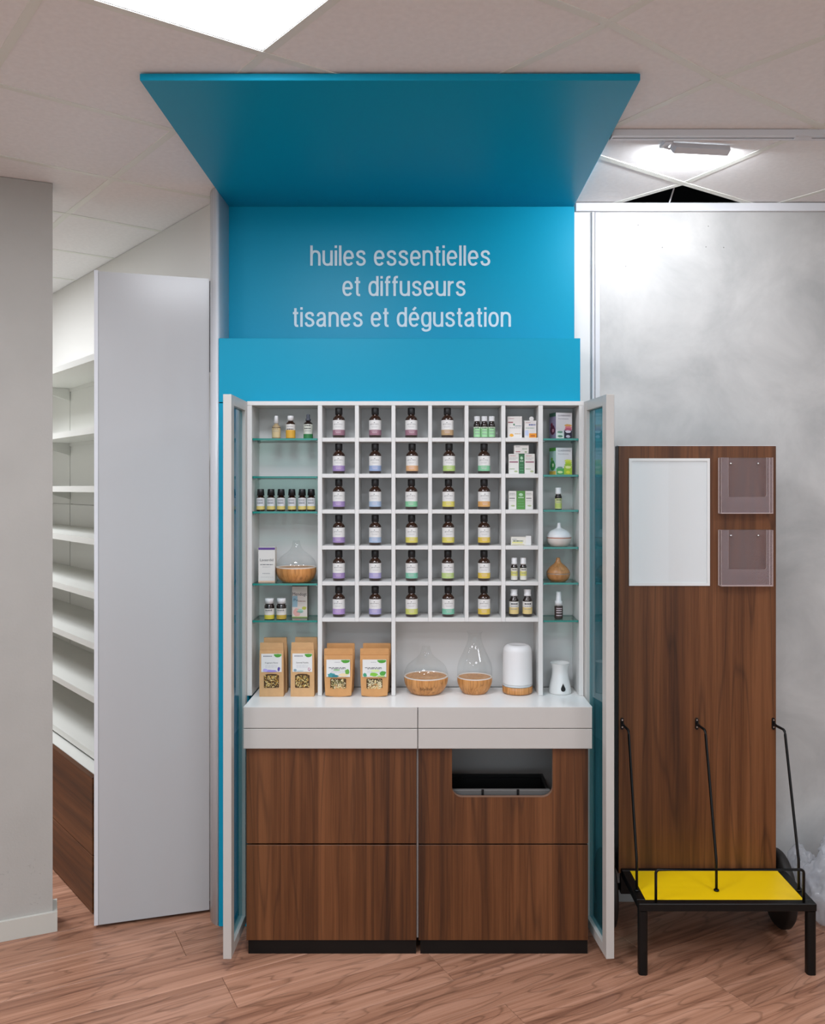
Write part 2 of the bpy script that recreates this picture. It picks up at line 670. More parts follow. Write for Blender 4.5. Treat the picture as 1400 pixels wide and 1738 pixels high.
struct('wall_left', MB().prism([lpt(0, 0), lpt(0, -0.1), lpt(3.3, -0.1), lpt(3.3, 0)], 0, CEIL - 0.001), M_WALLP)
struct('baseboard_left', MB().prism([lpt(-0.016, 0.013), lpt(-0.016, -0.1), lpt(0, -0.1), lpt(0, 0), lpt(3.3, 0), lpt(3.3, 0.013)][::-1], 0, 0.072), M_BASEB)

rs = random.Random(11)
sc = MB()
for cx, cz, n, sz in ((0.055, 0.245, 9, .030), (0.155, 0.225, 6, .022), (0.06, 0.125, 5, .020)):
    for k in range(n):
        a = rs.uniform(0, math.pi)
        x0, z0 = cx + rs.uniform(-sz, sz), cz + rs.uniform(-sz, sz)
        l = rs.uniform(.004, .014)
        d = Vector((math.cos(a), math.sin(a))) * l
        nn = Vector((-d.y, d.x)).normalized() * .0007
        q = [Vector((x0, z0)) + nn, Vector((x0, z0)) - nn, Vector((x0, z0)) + d - nn * .3, Vector((x0, z0)) + d + nn * .3]
        sc.add([lpt(p.x, .0004) + (p.y,) for p in q], [(0, 1, 2, 3)])
o = build(sc, 'scuff_marks', mat('scuff_grey', '#93908a', 0.8), bpy.data.objects['wall_left'])
o['kind'] = 'stuff'

# ---- the rest of the room, outside the frame
wb = MB()
wb.box(-4.3, 3.3, -3.4, -3.3, 0, 0.25); wb.box(-4.3, 3.3, -3.4, -3.3, 2.55, CEIL)
wb.box(-4.3, -3.8, -3.4, -3.3, 0.25, 2.55); wb.box(2.8, 3.3, -3.4, -3.3, 0.25, 2.55)
struct('wall_back', wb, M_WALL)
wn = MB()  # unseen window, added so daylight from behind fills the room
for x in (-3.8, -2.16, -0.52, 1.12, 2.75):
    wn.box(x, x + 0.05, -3.39, -3.31, 0.25, 2.55)
wn.box(-3.8, 2.8, -3.39, -3.31, 0.25, 0.30); wn.box(-3.8, 2.8, -3.39, -3.31, 2.50, 2.55)
struct('added_window_1', wn, M_ALU)
struct('wall_right', MB().box(3.2, 3.3, -3.3, YW, 0, CEIL), M_WALL)
struct('wall_far_left', MB().box(-4.4, -4.3, -3.3, 7.6, 0, CEIL), M_WALL)

# ---- ceiling grid (tiles lie diagonally to the cabinet)
NODES = {(0, 0): (448.6, 92.5), (1, -1): (1032.6, 39.5), (2, -1): (1217.8, 134.8), (3, -1): (1391, 214), (0, 1): (297, 222), (0, 2): (191, 304), (0, 3): (114, 363.5), (3, 0): (1160, 311.6)}
meas = {}
for k, (px, py) in NODES.items():
    Y = F * (CEIL - EYE) / (PY - py)
    meas[k] = np.array([WX(px, Y), Y])
A = np.array([[1, a, b] for (a, b) in meas])
B = np.array([meas[k] for k in meas])
CO = np.linalg.lstsq(A, B, rcond=None)[0]


def node(a, b):
    base = CO[0] + a * CO[1] + b * CO[2]
    if (a, b) in meas:
        return meas[(a, b)]
    ws, acc = 1.0, np.zeros(2)
    for k in meas:
        d2 = (k[0] - a) ** 2 + (k[1] - b) ** 2
        wgt = 1.6 / d2
        ws += wgt
        acc += wgt * (meas[k] - (CO[0] + k[0] * CO[1] + k[1] * CO[2]))
    return base + acc / ws


ceiling = struct('ceiling', MB().box(-4.4, 3.3, -3.4, 8.0, CEIL + 0.62, CEIL + 0.7), M_PLENUM)
pb = MB()
pb.box(-4.4, 3.3, 7.9, 8.0, CEIL, CEIL + 0.62)
pb.box(3.2, 3.3, -3.4, 7.9, CEIL, CEIL + 0.62)
build(pb, 'plenum_side', M_PLENUM, ceiling)
LIGHTS = {(-2, 4), (-2, 5), (-3, 4), (-1, -1), (-1, -4), (2, -4), (-4, -1), (-4, -4), (-4, 2)}  # all but the panel by the canopy are unseen, added to brighten the room
HOLES = {(3, 0)}
field = MB()
light_cells = []
TEE = 0.024
for a in range(-9, 12):
    for b in range(-12, 12):
        q = [node(a, b), node(a + 1, b), node(a + 1, b + 1), node(a, b + 1)]
        c = sum(q) / 4
        if not (-4.9 < c[0] < 3.8 and -3.8 < c[1] < 8.2):
            continue
        if (a, b) in HOLES:
            continue
        if (a, b) in LIGHTS:
            light_cells.append((a, b, q, c))
            continue
        ins = [p + (c - p) * 0.012 for p in q]
        vis = any(in_frame((p[0], p[1], CEIL), 30) for p in q) and c[1] > 1.2 and c[1] < 6.0 and c[0] > -3.2
        if vis:
            t = MB()
            ix = [p + (c - p) * 0.03 for p in q]
            z = CEIL + 0.004
            v = [(p[0] - c[0], p[1] - c[1], 0.006) for p in ins] + [(p[0] - c[0], p[1] - c[1], 0.001) for p in ix] + [(p[0] - c[0], p[1] - c[1], 0.016) for p in ins]
            t.add(v, [(7, 6, 5, 4), (0, 1, 5, 4), (1, 2, 6, 5), (2, 3, 7, 6), (3, 0, 4, 7), (0, 8, 9, 1), (1, 9, 10, 2), (2, 10, 11, 3), (3, 11, 8, 0), (8, 11, 10, 9)])
            o = link('ceiling_tile', t.mesh('ceiling_tile', M_TILE), ceiling, (c[0], c[1], CEIL))
        else:
            field.add([(p[0], p[1], CEIL + 0.004) for p in ins[::-1]], [(0, 1, 2, 3)])
o = build(field, 'ceiling_tile_field', M_TILE, ceiling)
o['kind'] = 'stuff'
# tees: one bar per grid line, following its nodes
def tee_line(pts, dz=0.0):
    mb = MB()
    for p, q in zip(pts[:-1], pts[1:]):
        d = (q - p) / np.linalg.norm(q - p)
        n = np.array([-d[1], d[0]]) * TEE / 2
        poly = [p + n, p - n, q - n, q + n]
        mb.prism([(x[0], x[1]) for x in poly], CEIL - 0.0005 - dz, CEIL + 0.006)
        n2 = n * 0.12
        poly = [p + n2, p - n2, q - n2, q + n2]
        mb.prism([(x[0], x[1]) for x in poly], CEIL + 0.0061, CEIL + 0.035 + dz)
    return mb


for a in range(-5, 9):
    pts = [node(a, b) for b in range(-8, 10)]
    pts = [p for p in pts if 0.6 < p[1] < 6.4 and -3.9 < p[0] < 3.2]
    if len(pts) > 1:
        build(tee_line(pts), 'ceiling_tee', M_TEE, ceiling)
for b in range(-8, 10):
    pts = [node(a, b) for a in range(-7, 11)]
    pts = [p for p in pts if 0.6 < p[1] < 6.4 and -3.9 < p[0] < 3.2]
    if len(pts) > 1:
        build(tee_line(pts, 0.0006), 'ceiling_tee', M_TEE, ceiling)
# hanger wire in the open cell
build(MB().tube([(0.962, 3.372, CEIL - 0.004), (0.992, 3.372, CEIL + 0.09), (1.08, 3.372, CEIL + 0.5)], 0.003, 6), 'hanger_wire', M_ALU, ceiling)

# ================================================================== LAMPS
M_DIFF = mat('light_panel_diffuser', '#f3f7ff', 0.5, emit=PANEL_E)
M_LFRAME = mat('light_panel_frame', '#b9b8ba', 0.4)
for a, b, q, c in light_cells:
    main = (a, b) == (-1, -1)
    lab = {(-1, -1): 'square white light panel in the ceiling in front of the turquoise canopy'}.get((a, b), 'square white light panel added unseen in the ceiling as fill light')
    t = thing('ceiling_light', lab, 'ceiling light', (c[0], c[1], CEIL), 0, 'ceiling light panels')
    inn = [p + (c - p) * 0.055 for p in q]
    out = [p + (c - p) * 0.024 for p in q]
    fr = MB()
    v = [(p[0] - c[0], p[1] - c[1], 0.001) for p in out] + [(p[0] - c[0], p[1] - c[1], 0.001) for p in inn] + [(p[0] - c[0], p[1] - c[1], 0.012) for p in inn] + [(p[0] - c[0], p[1] - c[1], 0.012) for p in out]
    fc = []
    for k in range(4):
        j = (k + 1) % 4
        fc += [(k, 4 + k, 4 + j, j), (4 + k, 8 + k, 8 + j, 4 + j), (12 + k, 12 + j, 8 + j, 8 + k), (k, j, 12 + j, 12 + k)]
    fr.add(v, fc)
    build(fr, 'frame', M_LFRAME, t, world=False)
    build(MB().add([(p[0] - c[0], p[1] - c[1], 0.006) for p in inn[::-1]], [(0, 1, 2, 3)]), 'diffuser', M_DIFF, t, world=False)

# track with floodlight along the end wall
Y0, Y1, ZB = 2.685, 2.722, 2.7465
t = thing('lighting_track', 'white ceiling track with a dark slot right of the turquoise canopy', 'light track', (0.6, 2.7, ZB))
mb = MB()
mb.box(0.592, 3.0, Y0, Y0 + 0.014, ZB, CEIL - 0.001)
mb.box(0.592, 3.0, Y1 - 0.014, Y1, ZB, CEIL - 0.001)
mb.box(0.592, 3.0, Y0 + 0.0145, Y1 - 0.0145, ZB + 0.008, CEIL - 0.001, 1)
build(mb, 'rail', [M_ALU, mat('track_slot', '#3a3a3c', 0.6)], t)
build(MB().box(0.586, 0.592, Y0, Y1, ZB - 0.001, CEIL - 0.001, bev=0.001), 'end_cap', M_ALU, t)
build(MB().box(WX(1348, 2.7), WX(1378, 2.7), Y0 + 0.006, Y1 - 0.006, ZB - 0.002, ZB + 0.006, bev=0.001), 'connector', M_ALU, t)

fl = thing('floodlight', 'small white floodlight hanging behind the ceiling track, lighting the grey wall', 'floodlight', (WX(1186, 2.805), 2.805, 2.745), math.radians(7))
LX0, LX1 = -0.098, 0.100
TILT = math.radians(24)
hd = MB()
# wedge head: thin box tilted so that its lit face looks at the wall
ct, st = math.cos(TILT), math.sin(TILT)


def hpnt(x, y, z):
    return (x, y * ct + z * st, -y * st + z * ct)


def hbox(mb, x0, x1, y0, y1, z0, z1, mi=0, skew=0.0):
    b = MB().box(x0, x1, y0, y1, z0, z1)
    mb.add([hpnt(x + (skew if z < 0 and x < 0 else 0), y, z) for x, y, z in b.v], b.f, mi)


hbox(hd, LX0, LX1, -0.020, 0.006, -0.008, 0.012, skew=0.012)
build(hd, 'housing', M_ALU, fl, world=False)
fc = MB()
fc.add([hpnt(*p) for p in ((LX0 + 0.016, 0.0065, -0.007), (LX1 - 0.004, 0.0065, -0.007), (LX1 - 0.004, 0.0065, 0.011), (LX0 + 0.008, 0.0065, 0.011))], [(3, 2, 1, 0)])
build(fc, 'lit_face', mat('floodlight_emitter', '#f6f9ff', 0.5, emit=FLOOD_E), fl, world=False)
br = MB()
br.tube([(LX0 - 0.020, 0.0, 0.012), (LX0 - 0.018, 0.0, 0.006), (LX0 - 0.001, 0.0, 0.003)], 0.004, 8)
br.box(LX0 - 0.034, LX0 - 0.006, -0.040, 0.012, 0.008, 0.0185, bev=0.002)
build(br, 'bracket', M_ALU, fl, world=False)

# ================================================================== TURQUOISE SURROUND
XB0, XB1 = -0.773, 0.583
YB = 3.194                        # face of the lower turquoise box
YH = 3.356                        # face of the lettered header
ZBOX = WZ(574, YB)
ZHUT = 1.959
s = thing('canopy_surround', 'turquoise canopy and lettered header panel above the white cabinet', 'shop fascia', (-0.1, YH, 0))
build(MB().box(WX(237, 2.318), XB1, 2.318, YW - 0.001, 2.7455, 2.7645, bev=0.0015), 'canopy', M_BLUE, s)
build(MB().box(XB0, XB1 + 0.002, YH, YW - 0.001, ZBOX - 0.001, 2.745), 'header_panel', M_BLUE, s)
build(MB().box(XB0, 0.579, YB, YW - 0.001, ZHUT + 0.001, ZBOX, bev=0.0012), 'header_box', M_BLUE, s)
build(MB().box(XB0, -0.660, YB, YW - 0.03, 0.0, ZHUT - 0.002, bev=0.0012), 'side_panel', M_BLUE, s)
# sign letters: one-line strokes of even width, ascender height 1, x-height 0.75
def ell(cx, cy, rx, ry, a0, a1, n=18, e=2.35):
    out = []
    for k in range(n + 1):
        a = math.radians(a0 + (a1 - a0) * k / n)
        c_, s2 = math.cos(a), math.sin(a)
        out.append((cx + rx * math.copysign(abs(c_) ** (2 / e), c_), cy + ry * math.copysign(abs(s2) ** (2 / e), s2)))
    return out


def smooth2(P, per=6):
    Q = [P[0]] + P + [P[-1]]
    out = []
    for i in range(1, len(Q) - 2):
        for k in range(per):
            u = k / per
            out.append(tuple(.5 * (2 * Q[i][d] + (Q[i + 1][d] - Q[i - 1][d]) * u + (2 * Q[i - 1][d] - 5 * Q[i][d] + 4 * Q[i + 1][d] - Q[i + 2][d]) * u * u + (3 * Q[i][d] - Q[i - 1][d] - 3 * Q[i + 1][d] + Q[i + 2][d]) * u ** 3) for d in range(2)))
    return out + [P[-1]]


XH, SW = 0.755, 0.057
TOPC, BOTC = XH - SW + .008, SW - .008
ARCH = ell(.18, .47, .18, TOPC - .47, 180, 0) + [(.36, 0)]
BOWL = ell(.185, XH / 2, .185, (TOPC - BOTC) / 2, 0, 360, 30)
EE = [[(.02, .385), (.372, .385)], [(.372, .385)] + ell(.187, XH / 2, .187, (TOPC - BOTC) / 2, 8, 322, 28)]
GLYPH = {
    'h': (.36, [[(0, 0), (0, 1)], ARCH]), 'n': (.36, [[(0, 0), (0, XH)], ARCH]),
    'u': (.36, [[(0, XH)] + ell(.18, .28, .18, .28 - BOTC, 180, 360), [(.36, 0), (.36, XH)]]),
    'i': (0, [[(0, 0), (0, XH)], [(0, .875), (0, 1)]]), 'l': (0, [[(0, 0), (0, 1)]]),
    'e': (.372, EE), 'é': (.372, EE + [[(.14, .845), (.27, 1.0)]]),
    's': (.345, [smooth2([(.335, .545), (.295, .665), (.18, TOPC), (.065, .665), (.022, .565), (.075, .46), (.18, .405), (.29, .34), (.345, .215), (.295, .095), (.175, BOTC), (.05, .095), (.005, .225)])]),
    't': (.25, [[(.115, .95), (.115, .17)] + smooth2([(.115, .17), (.135, .075), (.19, .048), (.25, .05)]), [(0, XH - SW), (.25, XH - SW)]]),
    'd': (.36, [BOWL, [(.36, 0), (.36, 1)]]), 'o': (.375, [BOWL]),
    'f': (.25, [[(.105, 0), (.105, .82)] + smooth2([(.105, .82), (.13, .925), (.19, .955), (.26, .95)]), [(0, XH - SW), (.25, XH - SW)]]),
    'r': (.22, [[(0, 0), (0, XH)], smooth2([(0, .50), (.05, .62), (.12, .68), (.22, .695)])]),
    'a': (.375, [smooth2([(.02, .535), (.06, .655), (.175, TOPC), (.29, .665), (.33, .545)]) + [(.33, .14)] + smooth2([(.33, .14), (.345, .06), (.40, .045)]), smooth2([(.33, .43), (.20, .385), (.06, .33), (.0, .205), (.045, .09), (.15, BOTC), (.265, .10), (.33, .24)])]),
    'g': (.36, [BOWL, [(.36, XH), (.36, .02)] + smooth2([(.36, .02), (.33, -.13), (.18, -.195), (.05, -.155), (.01, -.07)])]),
}


def ribbon(mb, pts, hw, place):
    P = [Vector((p[0], p[1])) for p in pts]
    P = [p for i, p in enumerate(P) if i == 0 or (p - P[i - 1]).length > 1e-5]
    v = []
    closed = (P[0] - P[-1]).length < 1e-4
    for i, p in enumerate(P):
        a = P[i - 1] if i > 0 else (P[-2] if closed else p)
        b = P[i + 1] if i < len(P) - 1 else (P[1] if closed else p)
        t = b - a
        t.normalize()
        n = Vector((-t.y, t.x)) * hw
        v += [p + n, p - n]
    mb.add([place(q) for q in v], [(2 * i, 2 * i + 1, 2 * i + 3, 2 * i + 2) for i in range(len(P) - 1)])


def set_line(txt, px0, px1, base, asc, Y):
    """Lay out one line of the sign; returns a mesh builder per word."""
    x, words_, cur = SW, [], []
    for ch in txt:
        if ch == ' ':
            words_.append(cur); cur = []
            x += .29
            continue
        wd, st2 = GLYPH[ch]
        if ch in 'tf' and cur:
            x -= .05
        cur.append((x, st2))
        x += wd + 2 * SW + (.085 if ch not in 'tfr' else .035)
    words_.append(cur)
    total = x - .085 - SW
    X0, X1 = WX(px0, Y), WX(px1, Y)
    kx = (X1 - X0) / total
    kz = (base - asc) * Y / F
    zb = WZ(base, Y)
    out = []
    for wrd in words_:
        mb = MB()
        for ox, st2 in wrd:
            for k3, st3 in enumerate(st2):
                ribbon(mb, st3, SW, lambda q, ox=ox, k3=k3: (X0 + (ox + q.x) * kx, Y - .0002 * k3, zb + q.y * kz))
        out.append(mb)
    return out


Yt = YH - 0.0012
for txt, x0, x1, base, asc in (('huiles essentielles', 526.5, 832, 450.9, 416.6), ('et diffuseurs', 581, 790, 502.3, 468.6), ('tisanes et dégustation', 495, 867, 554.6, 521.4)):
    for mb, wd in zip(set_line(txt, x0, x1, base, asc, Yt), txt.split()):
        o = build(mb, 'sign_word', M_LETTER, s)
        o['label'] = 'pale lettering reading ' + wd

# ================================================================== TALL DOOR, SHELVING ON THE SIDE WALL
D0, D1 = Vector((-1.228, 3.178, 0)), Vector((-0.834, 3.297, 0))
dd = (D1 - D0).normalized()
dn = Vector((dd.y, -dd.x, 0))


def dpt(x, y):
    p = D0 + dd * x + dn * y
    return (p.x, p.y)


DL = (D1 - D0).length
d1 = struct('door_1', MB().prism([dpt(0.011, 0), dpt(DL, 0), dpt(DL, -0.035), dpt(0.011, -0.035)][::-1], 0.012, 2.447), M_DOORW)
build(MB().prism([dpt(-0.004, 0.0015), dpt(0.010, 0.0015), dpt(0.010, -0.036), dpt(-0.004, -0.036)][::-1], 0.012, 2.450), 'edge_strip', M_ALU, d1)
build(MB().prism([dpt(DL + 0.001, -0.004), dpt(DL + 0.005, -0.004), dpt(DL + 0.005, -0.03), dpt(DL + 0.001, -0.03)][::-1], 2.09, 2.44), 'gap_shade', M_BLACKM, d1)  # black strip stands in for the shade in the door gap

g = thing('slotted_shelving', 'white slotted wall shelving seen in the gap beside the tall door', 'shelving', tuple(SO), SANG)
M_SHELFW = mat('white_shelf_metal', '#d6d6cf', 0.4)


def lb(x0, x1, y0, y1, z0, z1, bev=0.0):
    return MB().box(x0, x1, y0, y1, z0, z1, bev=bev)


for x0, x1 in ((0.2, 1.684), (1.692, 3.0)):
    for z0, z1 in ((0.53, 1.10), (1.102, 1.55), (1.552, 2.17)):
        build(lb(x0, x1, 0.004, 0.016, z0, z1), 'back_panel', M_SHELFW, g, world=False)
build(lb(1.684, 1.692, 0.004, 0.012, 0.53, 2.17), 'upright', mat('slot_dark_metal', '#6d6d66', 0.6), g, world=False)  # dark seam line between the back panels
for z in (2.16, 1.862, 1.622, 1.408, 1.188, 0.982, 0.764, 0.536):
    dpth = 0.325
    mb = MB()
    mb.box(0.2, 3.0, 0.018, dpth, z + 0.022, z + 0.026)
    mb.box(0.2, 3.0, dpth - 0.004, dpth, z, z + 0.022)
    mb.box(0.2, 3.0, 0.018, 0.022, z + 0.004, z + 0.022)
    sh = build(mb, 'shelf', M_SHELFW, g, world=False)
    if z < 0.6:
        continue
    bk = MB()
    bk.add([(1.682, 0.018, z + 0.021), (1.682, 0.25, z + 0.021), (1.682, 0.018, z - 0.045), (1.694, 0.018, z + 0.021), (1.694, 0.25, z + 0.021), (1.694, 0.018, z - 0.045)],
           [(0, 2, 1), (3, 4, 5), (0, 1, 4, 3), (1, 2, 5, 4), (2, 0, 3, 5)])
    build(bk, 'bracket', M_SHELFW, sh, world=False)

g = thing('drawer_base', 'dark walnut drawer base under the white wall shelving', 'drawer unit', tuple(SO), SANG)
build(lb(0.2, 3.0, 0.02, 0.375, 0.0, 0.525), 'carcass', M_SHELFW, g, world=False)
build(lb(0.2, 3.0, 0.376, 0.395, 0.005, 0.222, bev=0.001), 'drawer_front', M_WALNUTX, g, world=False)
build(lb(0.2, 3.0, 0.376, 0.395, 0.226, 0.525, bev=0.001), 'drawer_front', M_WALNUTX, g, world=False)

# ================================================================== BASE CABINETS
YF, YD = 3.002, 2.986             # walnut front, white drawer front
ZT, ZM, ZDB = 0.874, 0.7985, 0.728
XL, XC, XR = WX(418, YF), WX(708.5, YF), WX(998, YF)
XDL, XDR, XDC = WX(413, YD), WX(1005, YD), WX(709, YD)
YBK = 3.36
ZP = 0.050


def carcass(t, x0, x1):
    build(MB().box(x0, x0 + 0.016, YF + 0.019, YBK, ZP, ZDB - 0.001), 'side_panel', M_CABIN, t)
    build(MB().box(x1 - 0.016, x1, YF + 0.019, YBK, ZP, ZDB - 0.001), 'side_panel', M_CABIN, t)
    build(MB().box(x0 + 0.016, x1 - 0.016, YBK - 0.08, YBK - 0.07, ZP + 0.016, ZDB - 0.001), 'back_panel', M_CABIN, t)
    build(MB().box(x0 + 0.016, x1 - 0.016, YF + 0.019, YBK, ZP, ZP + 0.016), 'bottom_panel', M_CABIN, t)
    build(MB().box(x0, x1, YF + 0.019, YBK, ZDB, ZT - 0.021), 'drawer_box', M_WHITE2, t)


ZMID = WZ(1433, YF)
cabs = []
for idx, (x0, x1, dx0, dx1, lab) in enumerate(((XL, XC - 0.004, XDL, XDC - 0.0012, 'white and walnut base cabinet with two plain walnut fronts'), (XC + 0.004, XR, XDC + 0.0012, XDR, 'white and walnut base cabinet with a rounded cutout in its walnut front'))):
    t = thing('base_cabinet', lab, 'cabinet', ((x0 + x1) / 2, YF + 0.15, 0), 0, 'base cabinets')
    carcass(t, x0, x1)
    build(MB().box(x0 + 0.006, x1 - 0.001, YF + 0.006, YF + 0.03, 0.0, ZP - 0.001), 'plinth', M_PLINTH, t)
    build(MB().box(dx0, dx1, YD, YF + 0.016, ZM + 0.0012, ZT - 0.0015, bev=0.0012), 'drawer_front', M_WHITE, t)
    build(MB().box(dx0, dx1, YD, YF + 0.016, ZDB, ZM - 0.0012, bev=0.0012), 'drawer_front', M_WHITE, t)
    build(MB().box(x0, x1, YF, YF + 0.018, ZP, ZMID - 0.003, bev=0.001), 'walnut_front', M_WALNUT, t)
    if idx == 0:
        build(MB().box(x0, x1, YF, YF + 0.018, ZMID + 0.003, ZDB - 0.002, bev=0.001), 'walnut_front', M_WALNUT, t)
    else:
        cx0, cx1, cz = WX(767, YF), WX(938, YF), WZ(1353, YF)
        r = 0.036
        zt, zb = ZDB - 0.002, ZMID + 0.003
        mb = MB()
        inner = [(cx0, zt)] + [(cx0, cz + r)] + arc(cx0 + r, cz + r, r, 180, 270, 8)[1:] + arc(cx1 - r, cz + r, r, 270, 360, 8) + [(cx1, zt)]
        # left limb, right limb, lower apron as one outline
        poly = [(x0, zb), (x1, zb), (x1, zt)] + inner[::-1] + [(x0, zt)]
        mb.slab(poly, YF, YF + 0.018, 0, 1)
        o = build(mb, 'walnut_front', [M_WALNUT, mat('cut_edge_band', '#8a6a57', 0.4)], t)
        o['label'] = 'walnut front with a rounded rectangular cutout'
    cabs.append(t)
build(MB().box(XC - 0.0032, XC + 0.0032, YF + 0.004, YF + 0.02, ZP + 0.008, ZDB - 0.002), 'edge_profile', mat('grey_edge_profile', '#77716e', 0.4), cabs[0])
wt = MB().box(XDL + 0.001, XDR - 0.001, YF + 0.017, 3.28, ZT - 0.019, ZT)
wt.box(XDL, XDR, YD + 0.0005, YF + 0.017, ZT - 0.0012, ZT)
o = build(wt, 'worktop', M_WTOP)
tag(o, 'white worktop carried by the two base cabinets', 'worktop')

# black waste tray behind the cutout
tr_ = thing('tray', 'black open tray with a grey rim inside the cabinet cutout', 'tray', (0.25, 3.12, 0.40))
x0, x1, y0, y1, z1 = XC + 0.05, WX(928, 3.06), 3.045, 3.20, 0.566
mb = MB()
mb.box(x0, x1, y0, y0 + 0.004, 0.40, z1); mb.box(x0, x1, y1 - 0.004, y1, 0.40, z1)
mb.box(x0, x0 + 0.004, y0 + 0.004, y1 - 0.004, 0.40, z1); mb.box(x1 - 0.004, x1, y0 + 0.004, y1 - 0.004, 0.40, z1)
mb.box(x0, x1, y0, y1, 0.396, 0.40)
build(mb, 'bin_body', M_BLACKM, tr_)
mb = MB()
M_GREYR = mat('grey_plastic_rim', '#5a5856', 0.5)
zr = z1 + 0.002
mb.box(x0 - 0.01, x1 + 0.01, y0 - 0.012, y0 + 0.004, zr - 0.022, zr, bev=0.003)
build(mb, 'front_rim', M_GREYR, tr_)
for px in (819, 879):
    build(MB().box(WX(px, 3.03) - 0.004, WX(px, 3.03) + 0.004, y0 - 0.016, y0 - 0.011, zr - 0.026, zr + 0.002, bev=0.001), 'clip', M_BLACKM, tr_)
mb = MB()
mb.box(x0 - 0.006, x1 + 0.006, y1 - 0.006, y1 + 0.006, zr - 0.012, zr, bev=0.002)
mb.box(x1 - 0.006, x1 + 0.006, y0 + 0.006, y1 - 0.006, zr - 0.012, zr, bev=0.002)
build(mb, 'rear_rim', M_BLACKM, tr_)
# shelf the tray stands on
build(MB().box(XC + 0.021, XR - 0.017, YF + 0.02, YBK - 0.085, 0.378, 0.3955), 'inner_shelf', M_CABIN, cabs[1])

# ================================================================== HUTCH
YQ = 3.145                        # front plane of the hutch
YQB = 3.287                       # back board
ZTOP = ZHUT
ZQ0 = ZT + 0.0008


def QX(px): return WX(px, YQ)
def QZ(py): return WZ(py, YQ)


h = thing('display_hutch', 'white wall hutch with square cubbies, glass shelves and opened glazed doors', 'display cabinet', (-0.037, YQ + 0.07, ZQ0))
build(MB().box(QX(419.3), QX(990.4), YQB, YQB + 0.008, ZQ0, ZTOP - 0.001), 'back_board', M_GREYBACK, h)
build(MB().box(QX(419.3), QX(990.4), YQ, YQB - 0.0005, QZ(688), ZTOP, bev=0.0008), 'top_board', M_WHITE2, h)
for a, b in ((419.3, 427.3), (982.7, 990.4)):
    build(MB().box(QX(a), QX(b), YQ, YQB - 0.0005, ZQ0, QZ(688.2), bev=0.0008), 'side_board', M_WHITE2, h)
ROWS = [(742.8, 749.7), (804.0, 810.9), (865.0, 871.7), (926.3, 932.9), (987.2, 993.8), (1048.6, 1055.4)]
COLS = [(539.2, 546.5), (602.2, 608.9), (664.3, 670.9), (726.6, 733.1), (788.6, 795.1), (850.9, 857.7), (913.7, 921.4)]
for i, (a, b) in enumerate(COLS):
    zb = ZQ0 if i in (0, 2, 6) else QZ(1055.4)
    build(MB().box(QX(a), QX(b), YQ, YQB - 0.0005, zb, QZ(688.2), bev=0.0008), 'divider', M_WHITE2, h)
for r0, r1 in ROWS:
    for i in range(6):
        build(MB().box(QX(COLS[i][1]) + 0.0002, QX(COLS[i + 1][0]) - 0.0002, YQ + 0.0004, YQB - 0.0005, QZ(r1), QZ(r0), bev=0.0008), 'cubby_shelf', M_WHITE2, h)
# glass shelves with pins
GL = [(743.9, 747.2), (808.3, 811.4), (868.0, 871.4), (990.3, 993.6), (1053.0, 1056.2)]
GR = [(744.0, 747.4), (805.7, 809.2), (865.3, 868.6), (928.4, 931.6), (989.0, 992.3), (1053.0, 1055.8)]
M_PIN = mat('shelf_pin_metal', '#8e9494', 0.3, metal=0.7)


def glass_shelf(px0, px1, y0, y1):
    mb = MB()
    Yg = YQ + 0.004
    x0, x1, z0, z1 = QX(px0) + 0.002, QX(px1) - 0.002, WZ(y1, Yg), WZ(y0, Yg)
    if z1 - z0 < 0.006:
        z0 = z1 - 0.0066
    b = MB().box(x0, x1, Yg, YQB - 0.004, z0, z1)
    mb.add(b.v, b.f, [0, 0, 1, 1, 1, 1])
    o = build(mb, 'glass_shelf', [M_SHELFGL, M_GLEDGE], h)
    for x, sg in ((x0 - 0.0018, 1), (x1 + 0.0018, -1)):
        for yy in (Yg + 0.012, YQB - 0.03):
            pm = MB()
            xs = sorted((x, x + sg * 0.009))
            pm.box(xs[0], xs[1], yy, yy + 0.006, z0 - 0.0055, z0 - 0.0003, bev=0.001)
            build(pm, 'shelf_pin', M_PIN, o)
    return z1


ZGL = [glass_shelf(427.3, 539.2, a, b) for a, b in GL]
ZGR = [glass_shelf(921.4, 982.7, a, b) for a, b in GR]

# opened doors of the hutch
ZD0, ZD1 = 0.045, 1.957


def hutch_door(name, x_hinge, y_hinge, ang, sgn, lab):
    """Door frame in local coords: x along the width (0 hinge .. W free edge), y thickness, then placed."""
    W, T = 0.257, 0.028
    m = Matrix.Translation((x_hinge, y_hinge, 0)) @ Matrix.Rotation(ang, 4, 'Z')

    def put(mb):
        mb.v = [tuple(m @ Vector(v)) for v in mb.v]
        return mb
    t0, t1 = (0.0, T) if sgn > 0 else (-T, 0.0)
    fr = MB()
    fr.box(0, 0.030, t0, t1, ZD0, ZD1, bev=0.001)
    fr.box(W - 0.042, W, t0, t1, ZD0, ZD1, bev=0.001)
    fr.box(0.0305, W - 0.0425, t0, t1, ZD1 - 0.035, ZD1, bev=0.001)
    fr.box(0.0305, W - 0.0425, t0, t1, ZD0, ZD0 + 0.035, bev=0.001)
    o = build(put(fr), 'glazed_door', M_WHITE, h)
    o['label'] = lab
    pn_ = MB().box(0.028, W - 0.040, (t0 + t1) / 2 - 0.002, (t0 + t1) / 2 + 0.002, ZD0 + 0.033, ZD1 - 0.033)
    p = build(put(pn_), 'pane', M_PANE, o)
    return o


